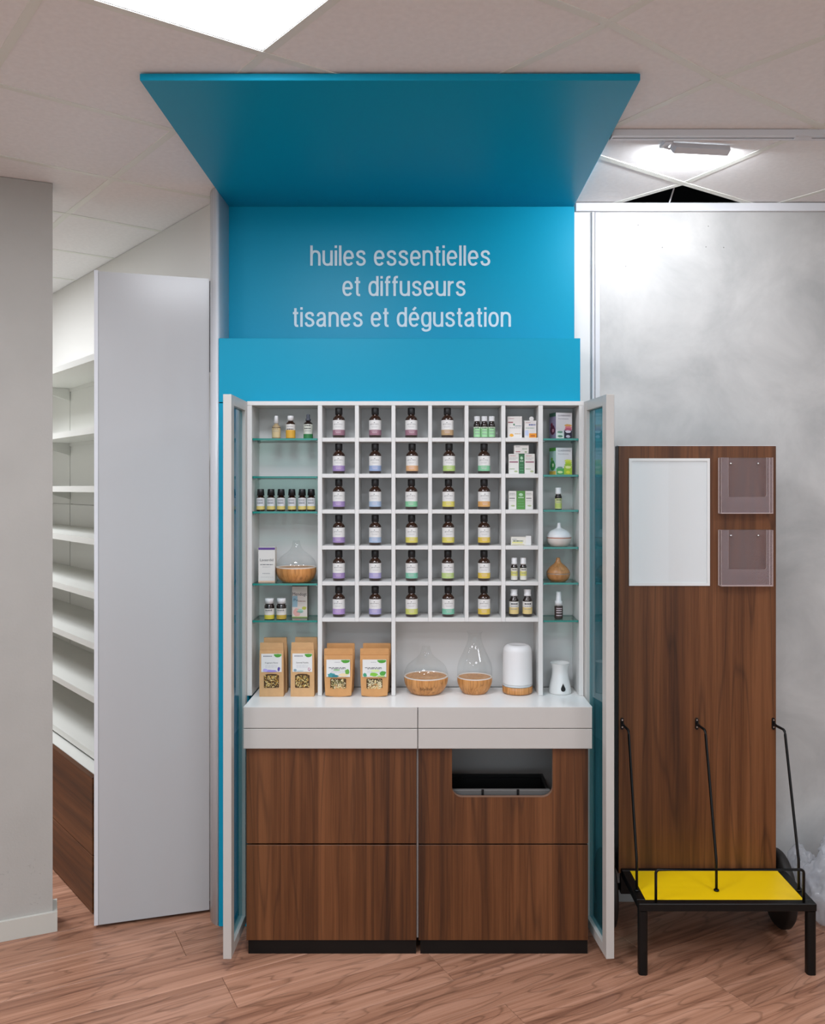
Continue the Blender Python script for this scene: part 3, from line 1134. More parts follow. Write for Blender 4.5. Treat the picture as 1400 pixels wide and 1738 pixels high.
hutch_door('door', -0.6568, 3.148, math.radians(-90), -1, 'opened narrow glazed door with a white frame')
hutch_door('door', 0.5838, 3.146, math.radians(-90 + 6.2), 1, 'opened narrow glazed door with a white frame')

# ================================================================== PRODUCTS
def lathe_obj(prof, m, name, parent, seg=28, z=0.0, **kw):
    return build(MB().lathe(prof, (0, 0, z), seg, **kw), name, m, parent, world=False)


def round_prof(r, z0, z1, b=0.002):
    return [(0.0, z0), (r - b, z0), (r, z0 + b), (r, z1)]


_cache = {}


def shared(key, fn):
    if key not in _cache:
        _cache[key] = fn()
    return _cache[key]


def wrapped_label(parent, r, z0, z1, m, name='label', half=2.2):
    me = shared(('lab', r, z0, z1, m.name, half), lambda: MB().lathe([(r, z0), (r, z1)], seg=24, cap=False, a0=-math.pi / 2 - half, a1=-math.pi / 2 + half).mesh(name, m))
    return link(name, me, parent)


def dropper_bottle(label, band, pos, rz, group, name='amber_bottle', cap='black'):
    t = thing(name, label, 'bottle', pos, rz, group)
    R = 0.0227
    link('glass_body', shared('amb_body', lambda: MB().lathe([(0, 0), (R - .002, 0), (R, .002), (R, .067), (R - .0006, .0705), (R - .0030, .0755), (R - .0068, .0795), (R - .0105, .0822), (.0112, .0850), (.0110, .0885)], seg=32).mesh('glass_body', M_AMBER)), t)
    link('cap', shared('amb_cap', lambda: MB().lathe([(0, .0868), (.0130, .0868), (.0136, .0875), (.0136, .1105), (.0126, .1125), (0, .1128)], seg=32).mesh('cap', M_CAPBLK)), t)
    lab = wrapped_label(t, R + .0002, .030, .0655, M_LABEL)
    bm_ = mat('band_' + band, BAND[band], 0.6)
    wrapped_label(lab, R + .00025, .0100, .0300, bm_, 'label_band')

    def pr():
        mb = MB()
        bend = (0, 0, R + .0005)
        add_text(mb, 'genévrière', -.0165, .0165, .0495, .0034, 0, 0, bend)
        add_patch(mb, -.002, .002, .0555, .0575, 0, 0, bend, 2)
        add_lines(mb, -.012, .012, .0420, .0008, 0, 1, bend, 3)
        add_lines(mb, -.010, .010, .0385, .0008, 0, 1, bend, 4)
        add_lines(mb, -.010, .011, .0235, .0016, 0, 2, bend, 5)
        add_lines(mb, -.008, .011, .0180, .0016, 0, 2, bend, 6)
        return mb.mesh('print', [M_INK, M_INKG, M_INKL])
    link('print', shared('amb_print', pr), lab)
    return t


BAND = {'mauve': '#8f5d6f', 'tan': '#b48f62', 'purple': '#9478b4', 'blue': '#8aa2cc', 'peach': '#d8a26c', 'lime': '#a6c766', 'green': '#74c08e',
        'pale blue': '#9db4d2', 'yellow': '#d6c84e', 'orange': '#d69a4e', 'gold': '#dcb93a', 'lavender': '#a29ace', 'teal': '#6dbb9c', 'pale green': '#b2cc76', 'olive yellow': '#c6cc5c', 'violet': '#a884c6'}
BAND = {k: '#' + ''.join('%02x' % int(int(v[i:i + 2], 16) * .82 + 178 * .18) for i in (1, 3, 5)) for k, v in BAND.items()}
CELLC = [575, 636.7, 698.6, 760.6, 821.4]
GRID = [['mauve', 'mauve', 'mauve', 'tan'],
        ['purple', 'blue', 'peach', 'lime', 'green'],
        ['purple', 'pale blue', 'green', 'yellow', 'orange'],
        ['purple', 'pale blue', 'yellow', 'yellow', 'gold'],
        ['purple', 'lavender', 'teal', 'pale green', 'gold'],
        ['violet', 'lavender', 'olive yellow', 'teal', 'gold']]
JIT = {(0, 2): 698, (0, 3): 759.2, (1, 2): 699.4, (1, 3): 762, (2, 2): 698.1, (2, 3): 761, (4, 3): 760}
ORD = ['first', 'second', 'third', 'fourth', 'fifth', 'sixth']
YBt = 3.181
for r, row in enumerate(GRID):
    for c, bnd in enumerate(row):
        px = JIT.get((r, c), CELLC[c])
        z = QZ(ROWS[r][0]) + 0.0003
        dropper_bottle(f'amber bottle with {bnd} label band in the {ORD[c]} cubby of the {ORD[r]} row', bnd, (WX(px, YBt), YBt, z), random.uniform(-.12, .12), 'amber dropper bottles in the cubbies')


def small_bottle(label, pos, R, H, capkind, capR, capH, glass, label_spec, group=None, name='small_bottle', neck=None, cap_taper=1.0, cap_mat=None, rz=0.0, shoulder=0.12, prints=None):
    """label_spec: list of (z0 frac, z1 frac, colour)"""
    t = thing(name, label, 'bottle', pos, rz, group)
    hb = H - capH
    nr = neck or capR * 0.82
    sh = max(0.003, hb * shoulder)
    key = ('sb', R, H, capR, capH, glass.name, nr, shoulder)
    link('glass_body', shared(key, lambda: MB().lathe([(0, 0), (R - .0012, 0), (R, .0012), (R, hb - 2.2 * sh), (R * .96, hb - 1.7 * sh), (R * .80, hb - 1.05 * sh), (nr, hb - .6 * sh), (nr, hb + .002)], seg=24).mesh('glass_body', glass)), t)
    cm = cap_mat or M_CAPWHT
    key2 = ('sc', capR, capH, hb, cm.name, capkind, cap_taper)

    def mkcap():
        z = hb
        if capkind == 'pump':
            p = [(0, z), (capR, z), (capR, z + capH * .30), (capR * .72, z + capH * .36), (capR * .66, z + capH * .94), (capR * .55, z + capH), (0, z + capH)]
        elif capkind == 'ringed':
            p = [(0, z), (capR, z), (capR, z + capH * .24), (capR * .93, z + capH * .27), (capR * cap_taper, z + capH * .95), (capR * cap_taper * .9, z + capH), (0, z + capH)]
        else:
            p = [(0, z), (capR, z), (capR * cap_taper, z + capH * .95), (capR * cap_taper * .92, z + capH), (0, z + capH)]
        return MB().lathe(p, seg=24).mesh('cap', cm)
    link('cap', shared(key2, mkcap), t)
    par = t
    for k, (a, b, colr) in enumerate(label_spec):
        nm = 'label' if k == 0 else 'label_band'
        o = wrapped_label(par, R + .0002 + .00005 * k, hb * a, hb * b, mat('paper_' + colr, colr, 0.6), nm)
        if k == 0:
            par = o
    if prints:
        mb = MB()
        bend = (0, 0, R + .0006)
        for kind, zf, hf, col in prints:
            mi = {'dark': 0, 'grey': 1, 'pale': 2}[col]
            if kind == 'lines':
                add_lines(mb, -R * .75, R * .75, hb * zf, hb * hf, 0, mi, bend, int(zf * 1000))
            else:
                add_text(mb, kind, -R * .85, R * .85, hb * zf, hb * hf, 0, mi, bend)
        build(mb, 'print', [M_INK, M_INKG, M_INKL], par, world=False)
    return t


YS = 3.19
SC = YS / F                       # metres per photo pixel at the products' depth
PR1 = [('lines', .62, .03, 'dark'), ('lines', .52, .02, 'grey'), ('lines', .45, .02, 'grey')]
# upper glass shelf of the wide bay
z = ZGL[0] + 0.0003
M_CLEARL = mat('pale_oil_glass', '#b09a76', 0.1, coat=0.5)
small_bottle('small clear bottle with white nozzle and cream label on the top glass shelf', (WX(468.9, YS), YS, z), 7.2 * SC, 39 * SC, 'plain', 4.3 * SC, 13 * SC, M_CLEARL, [(.08, .74, '#cdb88c'), (.70, .74, '#4a2c18')], name='nozzle_bottle', cap_taper=.72, prints=PR1, shoulder=.14)
small_bottle('brown bottle with white cap and white and yellow label, top glass shelf', (WX(493.2, YS), YS, z), 8.0 * SC, 39 * SC, 'plain', 5.3 * SC, 8.5 * SC, M_AMBER, [(.48, .80, '#d6d2cd'), (.03, .48, '#d9a53a')], name='oil_bottle', prints=[('lines', .66, .03, 'grey'), ('lines', .50, .05, 'dark')], shoulder=.10)
small_bottle('dark bottle with grey pump and green based label, top glass shelf', (WX(523, YS), YS, z), 7.8 * SC, 41.5 * SC, 'pump', 4.6 * SC, 11 * SC, M_DARKGL, [(.26, .80, '#c9cdc2'), (.02, .26, '#2f7a45')], name='pump_bottle', cap_mat=mat('slate_plastic', '#4a4e58', .4), prints=[('lines', .70, .05, 'dark'), ('lines', .54, .05, 'dark'), ('lines', .42, .03, 'grey')], shoulder=.10)
z = ZGL[2] + 0.0003
for k, px in enumerate((442.4, 460, 477, 495.4, 512.8, 528.2)):
    small_bottle(f'small black capped amber bottle, {ORD[k]} of six in a row on glass', (WX(px, YS), YS, z), 7.0 * SC, 37.3 * SC, 'plain', 6.5 * SC, 11.3 * SC, M_AMBER, [(.33, .86, '#cfd0d2'), (.10, .33, '#d3bf72')], 'small amber bottles in a row', cap_taper=.86, cap_mat=M_CAPBLK, prints=[('lines', .70, .04, 'dark'), ('lines', .60, .03, 'grey'), ('lines', .50, .05, 'dark')], shoulder=.06, neck=4.6 * SC)


def carton(label, x, y, z, w, d, hgt, rz=0.0, side_col='#d8d6d2', front=None, name='carton', group=None, cat='box', top_col=None):
    """front: function(mb, mats) adding print at y=-d/2."""
    t = thing(name, label, cat, (x, y, z), rz, group)
    build(MB().box(-w / 2, w / 2, -d / 2, d / 2, 0, hgt, bev=0.0006), 'box_body', mat('card_' + side_col, side_col, .5), t, world=False)
    if front:
        mb = MB()
        mats = []

        def c(col):
            m = mat('print_' + col, col, .55)
            if m not in mats:
                mats.append(m)
            return mats.index(m)
        front(mb, c, -d / 2 - .0003, w, hgt)
        build(mb, 'print', mats, t, world=False)
    return t


z = ZGL[3] + 0.0003


def f_lav(mb, c, y, w, h):
    add_patch(mb, -w / 2, w / 2, h * .93, h * .995, y, c('#5d4187'))
    add_patch(mb, -w / 2, w / 2, h * .005, h * .05, y, c('#d8b49b'))
    add_text(mb, 'Lavaerdid', -w * .40, w * .40, h * .61, h * .075, y, c('#3a3d44'))
    add_lines(mb, -w * .38, w * .38, h * .50, h * .02, y, c('#5a5c62'), seed=1)
    add_lines(mb, -w * .25, w * .22, h * .44, h * .012, y, c('#9a9ca0'), seed=2)
    add_lines(mb, -w * .25, w * .20, h * .25, h * .02, y, c('#9a9ca0'), seed=3)
    add_lines(mb, -w * .34, w * .40, h * .15, h * .01, y, c('#b0b0b2'), seed=4)


Yb = 3.195
carton('white carton with purple top edge beside the glass diffuser', WX(452.5, Yb - .02), Yb, z, 28 * SC, .04, 59.5 * SC, 0, '#d9d6d1', f_lav)

# ---- diffusers
M_INKB = mat('burnt_print', '#5e3c20', .6)


def glass_diffuser(label, x, y, z, R, zw, prof_wood, prof_glass, brand=None, name='glass_diffuser', rim='#d9cfc6', wood=None):
    t = thing(name, label, 'diffuser', (x, y, z))
    b = lathe_obj(prof_wood, wood or M_BEECH, 'wooden_base', t, 40)
    lathe_obj([(R * .99, zw), (R * 1.0, zw + .0004), (R * 1.0, zw + .0030), (R * .93, zw + .0034), (R * .93, zw - .002), (0, zw - .002)], mat('base_rim', rim, .4), 'rim', t, 40, cap=False)
    lathe_obj(prof_glass, M_GLASS, 'glass_dome', t, 40, cap=False)
    if brand:
        mb = MB()
        add_text(mb, brand, -R * .26, R * .26, zw * .42, zw * .18, 0, 0, (0, 0, R * .955))
        build(mb, 'print', M_INKB, t, world=False)
    return t


def curve_prof(pts, n=24):
    """Smooth (Catmull-Rom) profile through (r, z) points."""
    P = [pts[0]] + list(pts) + [pts[-1]]
    out = []
    per = max(2, n // (len(pts) - 1))
    for i in range(1, len(P) - 2):
        for k in range(per):
            u = k / per
            q = []
            for d in range(2):
                a, b, c, e = P[i - 1][d], P[i][d], P[i + 1][d], P[i + 2][d]
                q.append(.5 * (2 * b + (c - a) * u + (2 * a - 5 * b + 4 * c - e) * u * u + (3 * b - a - 3 * c + e) * u ** 3))
            out.append((max(0, q[0]), q[1]))
    out.append(pts[-1])
    return out


s_ = SC
wood1 = [(0, 0)] + curve_prof([(21 * s_, 0), (25 * s_, 1.5 * s_), (30 * s_, 7 * s_), (33.4 * s_, 15 * s_), (34.2 * s_, 24.5 * s_)], 20)
gls1 = curve_prof([(34.0 * s_, 26.2 * s_), (33.2 * s_, 31 * s_), (30 * s_, 38 * s_), (22.5 * s_, 46 * s_), (13 * s_, 53 * s_), (8 * s_, 60 * s_), (6.2 * s_, 66 * s_), (5.6 * s_, 70.5 * s_)], 32)
glass_diffuser('onion shaped glass diffuser on a beech base beside the purple topped carton', WX(503, 3.205), 3.205, z, 34.2 * s_, 24.5 * s_, wood1, gls1)
zc = ZT + 0.0003
wood2 = [(0, 0)] + curve_prof([(22 * s_, 0), (26 * s_, 1.2 * s_), (32 * s_, 8 * s_), (36.5 * s_, 18 * s_), (37.6 * s_, 28 * s_)], 20)
gls2 = curve_prof([(37.2 * s_, 30 * s_), (36.5 * s_, 36 * s_), (32 * s_, 46 * s_), (22 * s_, 55 * s_), (12.5 * s_, 63 * s_), (8.3 * s_, 71 * s_), (6.8 * s_, 78 * s_), (7.2 * s_, 79.5 * s_)], 32)
glass_diffuser('wide onion shaped glass diffuser on a printed beech base, on the worktop', WX(723, 3.197), 3.197, zc, 37.6 * s_, 28 * s_, wood2, gls2, 'blymd')
wood3 = [(0, 0)] + curve_prof([(17 * s_, 0), (20 * s_, 1 * s_), (26 * s_, 9 * s_), (29.4 * s_, 19 * s_), (29.7 * s_, 26.5 * s_)], 20)
gls3 = curve_prof([(29.4 * s_, 27.5 * s_), (29.8 * s_, 40 * s_), (27 * s_, 53 * s_), (19.5 * s_, 69 * s_), (13.2 * s_, 84 * s_), (11 * s_, 94 * s_), (11.3 * s_, 100 * s_), (13.5 * s_, 103.5 * s_), (14 * s_, 104 * s_)], 36)
glass_diffuser('tall carafe shaped glass diffuser with flared lip, on the worktop', WX(805.5, 3.197), 3.197, zc, 29.7 * s_, 26.5 * s_, wood3, gls3, rim='#a07c58')

t = thing('cylinder_diffuser', 'white cylindrical diffuser with a beech foot on the worktop', 'diffuser', (WX(878, 3.197), 3.197, zc))
lathe_obj([(0, 0), (22 * s_, 0), (25 * s_, 1.5 * s_), (25.6 * s_, 2.5 * s_), (25.6 * s_, 12.5 * s_)], M_BEECH, 'wooden_foot', t, 40)
lathe_obj([(25.0 * s_, 12.6 * s_), (25.2 * s_, 16 * s_)], mat('clear_seam', '#c4ccd0', .3), 'seam_ring', t, 40)
lathe_obj(curve_prof([(25.3 * s_, 16 * s_), (25 * s_, 40 * s_), (24.4 * s_, 68 * s_), (23.4 * s_, 75 * s_), (20 * s_, 80 * s_), (14.5 * s_, 82 * s_)], 30) + [(14 * s_, 81.4 * s_), (0, 81.2 * s_)], mat('matte_white_plastic', '#dedede', .45), 'white_dome', t, 40)

t = thing('aroma_burner', 'small white waisted aroma burner with a drop shaped hole', 'burner', (WX(950.3, 3.195), 3.195, zc))
mb = MB().lathe([(0, 0)] + curve_prof([(18 * s_, 0), (19 * s_, 1 * s_), (19 * s_, 4 * s_), (17.6 * s_, 14 * s_), (15.2 * s_, 25 * s_), (13.8 * s_, 35 * s_), (14.3 * s_, 43 * s_), (16.4 * s_, 50 * s_), (17 * s_, 51 * s_)], 30) + [(16.4 * s_, 51.4 * s_), (15.0 * s_, 48 * s_), (12 * s_, 45 * s_), (0, 44 * s_)], seg=40)
build(mb, 'ceramic_body', mat('white_ceramic', '#dcdcda', .18, coat=.4), t, world=False)
mb = MB()
hole = [(0.0, 19 * s_), (1.9 * s_, 15 * s_), (3.6 * s_, 11.5 * s_), (3.8 * s_, 9 * s_), (2.5 * s_, 6.6 * s_), (0, 5.8 * s_), (-2.5 * s_, 6.6 * s_), (-3.8 * s_, 9 * s_), (-3.6 * s_, 11.5 * s_), (-1.9 * s_, 15 * s_)]
hole = [(x + 2.5 * s_, z_) for x, z_ in hole]
mb.slab(hole[::-1], -.0415, -.034)
build(mb, 'drop_hole', mat('hole_black', '#121212', .7), t, world=False)

t = thing('white_diffuser', 'small white onion diffuser with a copper band on the glass shelf', 'diffuser', (WX(948.6, YS), YS, ZGR[3] + .0003))
lathe_obj([(0, 0)] + curve_prof([(13 * s_, 0), (15 * s_, 1 * s_), (18.5 * s_, 5 * s_), (20.5 * s_, 10 * s_), (21 * s_, 13.8 * s_)], 16), mat('cream_plastic', '#d3cdc6', .35), 'lower_shell', t, 36)
lathe_obj([(21.05 * s_, 13.8 * s_), (21.1 * s_, 15.4 * s_)], mat('copper_band', '#b5785f', .3, metal=.3), 'band', t, 36, cap=False)
lathe_obj(curve_prof([(21 * s_, 15.4 * s_), (19.5 * s_, 20 * s_), (14.5 * s_, 26 * s_), (7 * s_, 29.6 * s_), (3.7 * s_, 32 * s_), (2.7 * s_, 39.5 * s_)], 24) + [(2.2 * s_, 39.7 * s_), (1.8 * s_, 36 * s_), (0, 35.8 * s_)], M_CAPWHT, 'upper_shell', t, 36)

t = thing('wooden_diffuser', 'small onion diffuser in wood finish with a silver seam on the glass shelf', 'diffuser', (WX(947.2, YS), YS, ZGR[4] + .0003))
lathe_obj([(0, 0)] + curve_prof([(11 * s_, 0), (13 * s_, .8 * s_), (17.5 * s_, 5 * s_), (19.6 * s_, 10.5 * s_), (20 * s_, 13.4 * s_)], 16), wood_mat('oak_finish', '#96683f', '#ab7a4c', '#b8885a', 2, rough=.35, figure=3), 'lower_shell', t, 36)
lathe_obj([(20.05 * s_, 13.4 * s_), (20.1 * s_, 14.6 * s_)], mat('silver_band', '#aaa29c', .3, metal=.5), 'band', t, 36, cap=False)
lathe_obj(curve_prof([(20 * s_, 14.6 * s_), (18.6 * s_, 19 * s_), (13.5 * s_, 25.5 * s_), (6.5 * s_, 31 * s_), (3.8 * s_, 36 * s_), (3.1 * s_, 40.3 * s_)], 24) + [(2.5 * s_, 40.4 * s_), (2.0 * s_, 37 * s_), (0, 36.8 * s_)], MATS['oak_finish'], 'upper_shell', t, 36)

# lower glass shelf of the wide bay: two jars and a carton
z = ZGL[4] + 0.0003
for k, (px, sc_) in enumerate(((457.2, '#c8bb3e'), (477.6, '#b59a3c'))):
    small_bottle(('squat brown jar bottle with white cap and bright yellow label foot' if k == 0 else 'squat brown jar bottle with white cap and ochre label foot'), (WX(px, 3.178), 3.178, z), 8.4 * SC, 35.3 * SC, 'plain', 7.4 * SC, 8.5 * SC, M_DARKGL, [(.30, .70, '#d3d0c9'), (.04, .30, sc_)], 'squat jar bottles', name='jar_bottle', prints=[('lines', .58, .05, 'dark'), ('lines', .50, .03, 'grey')], shoulder=.07, neck=7.0 * SC)


def f_men(mb, c, y, w, h):
    add_patch(mb, -w / 2, w / 2, h * .95, h * .998, y, c('#3f2d26'))
    add_patch(mb, -w / 2, w / 2, h * .002, h * .03, y, c('#9fb56a'))
    add_patch(mb, -w * .49, w * .49, h * .03, h * .95, y + .0002, c('#d6cbc4'))
    add_patch(mb, -w * .48, -w * .14, h * .32, h * .66, y, c('#93b3c2'))
    add_blob(mb, -w * .18, h * .16, w * .30, h * .14, y, c('#dca8a0'), seed=3)
    add_blob(mb, w * .05, h * .20, w * .22, h * .07, y - .0001, c('#9cc6b6'), seed=5)
    add_blob(mb, w * .30, h * .29, w * .17, h * .06, y - .0001, c('#b8b84e'), seed=6)
    add_text(mb, 'Mendogt', -w * .46, w * .46, h * .67, h * .10, y - .0002, c('#2b2f36'))
    add_text(mb, 'Pu', -w * .38, -w * .12, h * .50, h * .08, y - .0002, c('#3d5a70'))
    add_lines(mb, -w * .08, w * .40, h * .49, h * .02, y - .0002, c('#8d5f58'), seed=8)
    add_lines(mb, -w * .20, w * .22, h * .16, h * .02, y - .0002, c('#5a7a70'), seed=9)


carton('pastel printed carton with dark top edge beside the two jar bottles', WX(509, 3.22), 3.235, z, 26.5 * SC, .034, 56 * SC, math.radians(-3), '#8b7d72', f_men)

# ---- kraft bags
M_HERB = [mat('herb_ochre', '#b98e3d', .8), mat('herb_brown', '#5a3d1c', .8), mat('herb_pale', '#d8c48a', .8), mat('herb_green', '#6c6a3c', .8), mat('herb_cream', '#ddd0ac', .8)]


def herb_flakes(x0, x1, z0, z1, y, n, seed, cols, size):
    rnd = random.Random(seed)
    mb = MB()
    for _ in range(n):
        L = size * rnd.uniform(.6, 1.5)
        Wd = L * rnd.uniform(.3, .7)
        a = rnd.uniform(0, math.pi)
        cx = rnd.uniform(x0 + L * .5, x1 - L * .5)
        cz = rnd.uniform(z0 + L * .5, z1 - L * .5)
        yy = y - rnd.uniform(.0002, .0012)
        ca, sa = math.cos(a), math.sin(a)
        pts = [(-L / 2, 0), (0, -Wd / 2), (L / 2, 0), (0, Wd / 2)]
        v = [(cx + p * ca - q * sa, yy + rnd.uniform(-.0003, .0003), cz + p * sa + q * ca) for p, q in pts]
        v.append((cx, yy - .0008, cz))
        mb.add(v, [(0, 1, 4), (1, 2, 4), (2, 3, 4), (3, 0, 4)], rnd.choice(cols))
    return mb


def kraft_bag(label, x, y, z, w, hgt, d, rz, style, accents, win, plain=False, group='kraft bags'):
    t = thing('kraft_bag', label, 'bag', (x, y, z), rz, group)
    m = M_KRAFT if style == 'block' else M_KRAFT2
    mb = MB()
    if style == 'block':
        lev = [(0, 1.0, 0, d), (.002, 1.0, 0, d), (.62, .99, .001, d * .96), (.80, .985, .002, d * .60), (.868, .98, .003, .014), (.869, .965, .0045, .013), (.995, .95, .004, .010), (1.0, .95, .004, .010)]
    else:
        lev = [(0, .86, -.006, d), (.03, .90, -.007, d), (.35, .96, -.004, d * .9), (.70, 1.0, .000, d * .55), (.86, 1.0, .003, .012), (.865, 1.0, .0042, .010), (.985, 1.0, .004, .006), (1.0, .97, .004, .005)]
    N = 12
    v = []
    for f_, wf_, yo, dp in lev:
        hw = w * wf_ / 2
        zz = f_ * hgt
        ring = []
        for k in range(N):          # front from left to right, then back from right to left
            if k < N // 2:
                u = k / (N // 2 - 1)
                bulge = .0035 * math.sin(math.pi * u) * (1 if style != 'block' else .25) * (1 - f_) ** .5
                zz2 = zz - (.004 * math.sin(math.pi * u) if (style != 'block' and f_ == 0) else 0) + (.004 if (style != 'block' and f_ == 0) else 0)
                ring.append((-hw + 2 * hw * u, -d / 2 + yo - bulge, zz2))
            else:
                u = (k - N // 2) / (N // 2 - 1)
                ring.append((hw - 2 * hw * u, -d / 2 + yo + dp, zz + (.004 if (style != 'block' and f_ == 0) else 0)))
        v += ring
    f = []
    for i in range(len(lev) - 1):
        for k in range(N):
            k2 = (k + 1) % N
            f.append([i * N + k, i * N + k2, (i + 1) * N + k2, (i + 1) * N + k])
    f.append(list(range(N))[::-1])
    f.append([(len(lev) - 1) * N + k for k in range(N)])
    mb.add(v, f)
    build(mb, 'paper_body', m, t, world=False)
    fy = -d / 2 - (.0012 if style == 'block' else .0075)
    fold = build(MB().box(-w * .475, w * .475, -d / 2 + .002, -d / 2 + .004, hgt * .868, hgt * .874), 'fold_line', m, t, world=False)
    if plain:
        return t
    # paper label
    lx, lz0, lz1 = (w * .42, hgt * .46, hgt * .80) if style == 'block' else (w * .41, hgt * .415, hgt * .775)
    lab = build(MB().box(-lx, lx, fy, fy + .0004 + (.004 if style != 'block' else .002), lz0, lz1), 'label', M_LABEL, t, world=False)
    mb = MB()
    mats = []

    def c(col):
        mm = mat('print_' + col, col, .6)
        if mm not in mats:
            mats.append(mm)
        return mats.index(mm)
    yy = fy - .0003
    H_ = lz1 - lz0
    add_blob(mb, lx * .62, lz1 - H_ * .10, lx * .36, H_ * .10, yy, c('#4d9a34'), seed=2, amp=.15)
    add_patch(mb, lx * .25, lx * .98, lz1 - H_ * .11, lz1 - H_ * .015, yy + .0001, c('#5aa640'))
    if style == 'block':
        add_lines(mb, -lx * .80, lx * .05, lz1 - H_ * .16, H_ * .06, yy, c('#80838c'), seed=4)
        add_text(mb, accents['text'], -lx * .62, lx * .62, lz0 + H_ * .47, H_ * .08, yy, c('#3c3e46'))
    else:
        add_lines(mb, -lx * .30, lx * .15, lz1 - H_ * .16, H_ * .03, yy, c('#9a9ca2'), seed=4)
        add_lines(mb, -lx * .80, lx * .62, lz0 + H_ * .52, H_ * .035, yy, c('#4a4c52'), seed=7)
        add_lines(mb, -lx * .60, lx * .62, lz0 + H_ * .46, H_ * .035, yy, c('#4a4c52'), seed=8)
    for k, zz in enumerate((.36, .30, .24)):
        add_lines(mb, -lx * .6, lx * .6, lz0 + H_ * zz, H_ * .015, yy, c('#b8bac2'), seed=10 + k)
    for k, (ax, az, rx, rz_, col) in enumerate(accents['blobs']):
        add_blob(mb, ax * lx, lz0 + H_ * az, rx * lx, rz_ * H_, yy - .0001 * (k + 1), c(col), seed=20 + k, amp=.35)
    build(mb, 'print', mats, lab, world=False)
    # window with herbs
    wx0, wx1, wz0, wz1 = win
    wx0, wx1, wz0, wz1 = wx0 * w / 2, wx1 * w / 2, wz0 * hgt, wz1 * hgt
    r = .004
    poly = arc(wx0 + r, wz0 + r, r, 180, 270, 4) + arc(wx1 - r, wz0 + r, r, 270, 360, 4) + arc(wx1 - r, wz1 - r, r, 0, 90, 4) + arc(wx0 + r, wz1 - r, r, 90, 180, 4)
    if style == 'block':
        poly = arc(wx0 + r, wz0 + r, r, 180, 270, 4) + arc(wx1 - r, wz0 + r, r, 270, 360, 4) + [(wx1, wz1 - .006), (wx1 * .6, wz1 - .001), ((wx0 + wx1) / 2, wz1), (wx0 * .6, wz1 - .001), (wx0, wz1 - .006)]
    wmb = MB().slab(poly, fy, fy + .003)
    wo = build(wmb, 'window', mat('herb_shadow', '#4a3218', .8), t, world=False)
    hf = build(herb_flakes(wx0, wx1, wz0, wz1 - (.003 if style == 'block' else 0), fy - .0002, 230, sum(map(ord, label)) % 1000, accents['herbs'], .0055), 'herbs', M_HERB, wo, world=False)
    hf['kind'] = 'stuff'
    return t


lav = [(-.1, .06, .85, .08, '#9a8cd2'), (-.6, .10, .3, .10, '#b0a6de'), (.72, .15, .16, .14, '#5a4a9a')]
wht = [(-.72, .09, .2, .09, '#7f9cab'), (.70, .14, .16, .11, '#b06a86'), (.70, .15, .09, .06, '#dcdce0'), (-.2, .05, .5, .03, '#a9bcc2')]
zc = ZT + .0003
for px0, px1, ptop, txt, acc, herbs, lb_, tilt in ((439.8, 480.8, 1092, 'Fragment Floral', lav, [0, 0, 1, 1, 2, 2], 'lilac printed', 1.5), (493.2, 533, 1091.5, 'Sommeil Paisible', wht, [0, 0, 1, 2, 3, 2], 'plain white', -0.5)):
    Yf = 3.133
    w_ = (px1 - px0) * Yf / F
    hh = (1182.8 - ptop) * Yf / F
    kraft_bag(f'kraft block bag with {lb_} label and arched herb window, front of its pair', WX((px0 + px1) / 2, Yf), Yf + .025, zc, w_, hh, .048, math.radians(tilt), 'block', {'text': txt, 'blobs': acc, 'herbs': herbs}, (-.62, .62, .165, .425))
    kraft_bag(f'kraft block bag standing behind the one with {lb_} label', WX((px0 + px1) / 2 + 6, Yf + .06), Yf + .085, zc, w_, hh * 1.045, .05, math.radians(tilt + 1), 'block', None, None, plain=True)
gr1 = [(-.55, .10, .42, .16, '#3d8f93'), (-.25, .05, .35, .09, '#2c7a84'), (.45, .12, .55, .11, '#e2cfa6'), (.78, .30, .24, .17, '#64a23e'), (-.15, .40, .36, .06, '#93c28b')]
gr2 = [(-.80, .12, .2, .14, '#3e9470'), (-.05, .14, .42, .13, '#7fbf3f'), (.70, .20, .34, .16, '#4f9c3e'), (.1, .36, .5, .08, '#cfe0a0'), (.55, .05, .45, .06, '#a9cf7a')]
for px0, px1, acc, herbs, lb_ in ((549.8, 598.6, gr1, [3, 3, 4, 4, 2, 1], 'teal and green'), (611, 660, gr2, [4, 4, 2, 3, 1, 4], 'bright green')):
    Yf = 3.136
    w_ = (px1 - px0) * Yf / F
    hh = (1181.5 - 1100.5) * Yf / F
    kraft_bag(f'stand up kraft pouch with {lb_} label and herb window, front of its pair', WX((px0 + px1) / 2, Yf), Yf + .022, zc, w_, hh, .04, 0, 'pouch', {'text': '', 'blobs': acc, 'herbs': herbs}, (-.55, .55, .155, .38))
    kraft_bag(f'stand up kraft pouch behind the one with {lb_} label', WX((px0 + px1) / 2 + 4, Yf + .06), Yf + .08, zc, w_ * .98, hh * 1.05, .045, 0, 'pouch', None, None, plain=True)

# ---- cubby column with cartons and small bottles
z1 = QZ(ROWS[0][0]) + .0003
for k, px in enumerate((809.6, 822.0, 834.4)):
    small_bottle(f'small brown bottle with white cap and green label, {ORD[k]} of three in the top cubby', (WX(px, YBt), YBt, z1), 5.9 * SC, 36.8 * SC, 'ringed', 5.2 * SC, 8.5 * SC, M_DARKGL, [(.05, .66, '#9ccf9c'), (.58, .66, '#cfe0c8')], 'green label bottles in the top cubby', prints=[('lines', .57, .05, 'dark'), ('lines', .40, .04, 'grey'), ('lines', .22, .04, 'grey')], shoulder=.11)


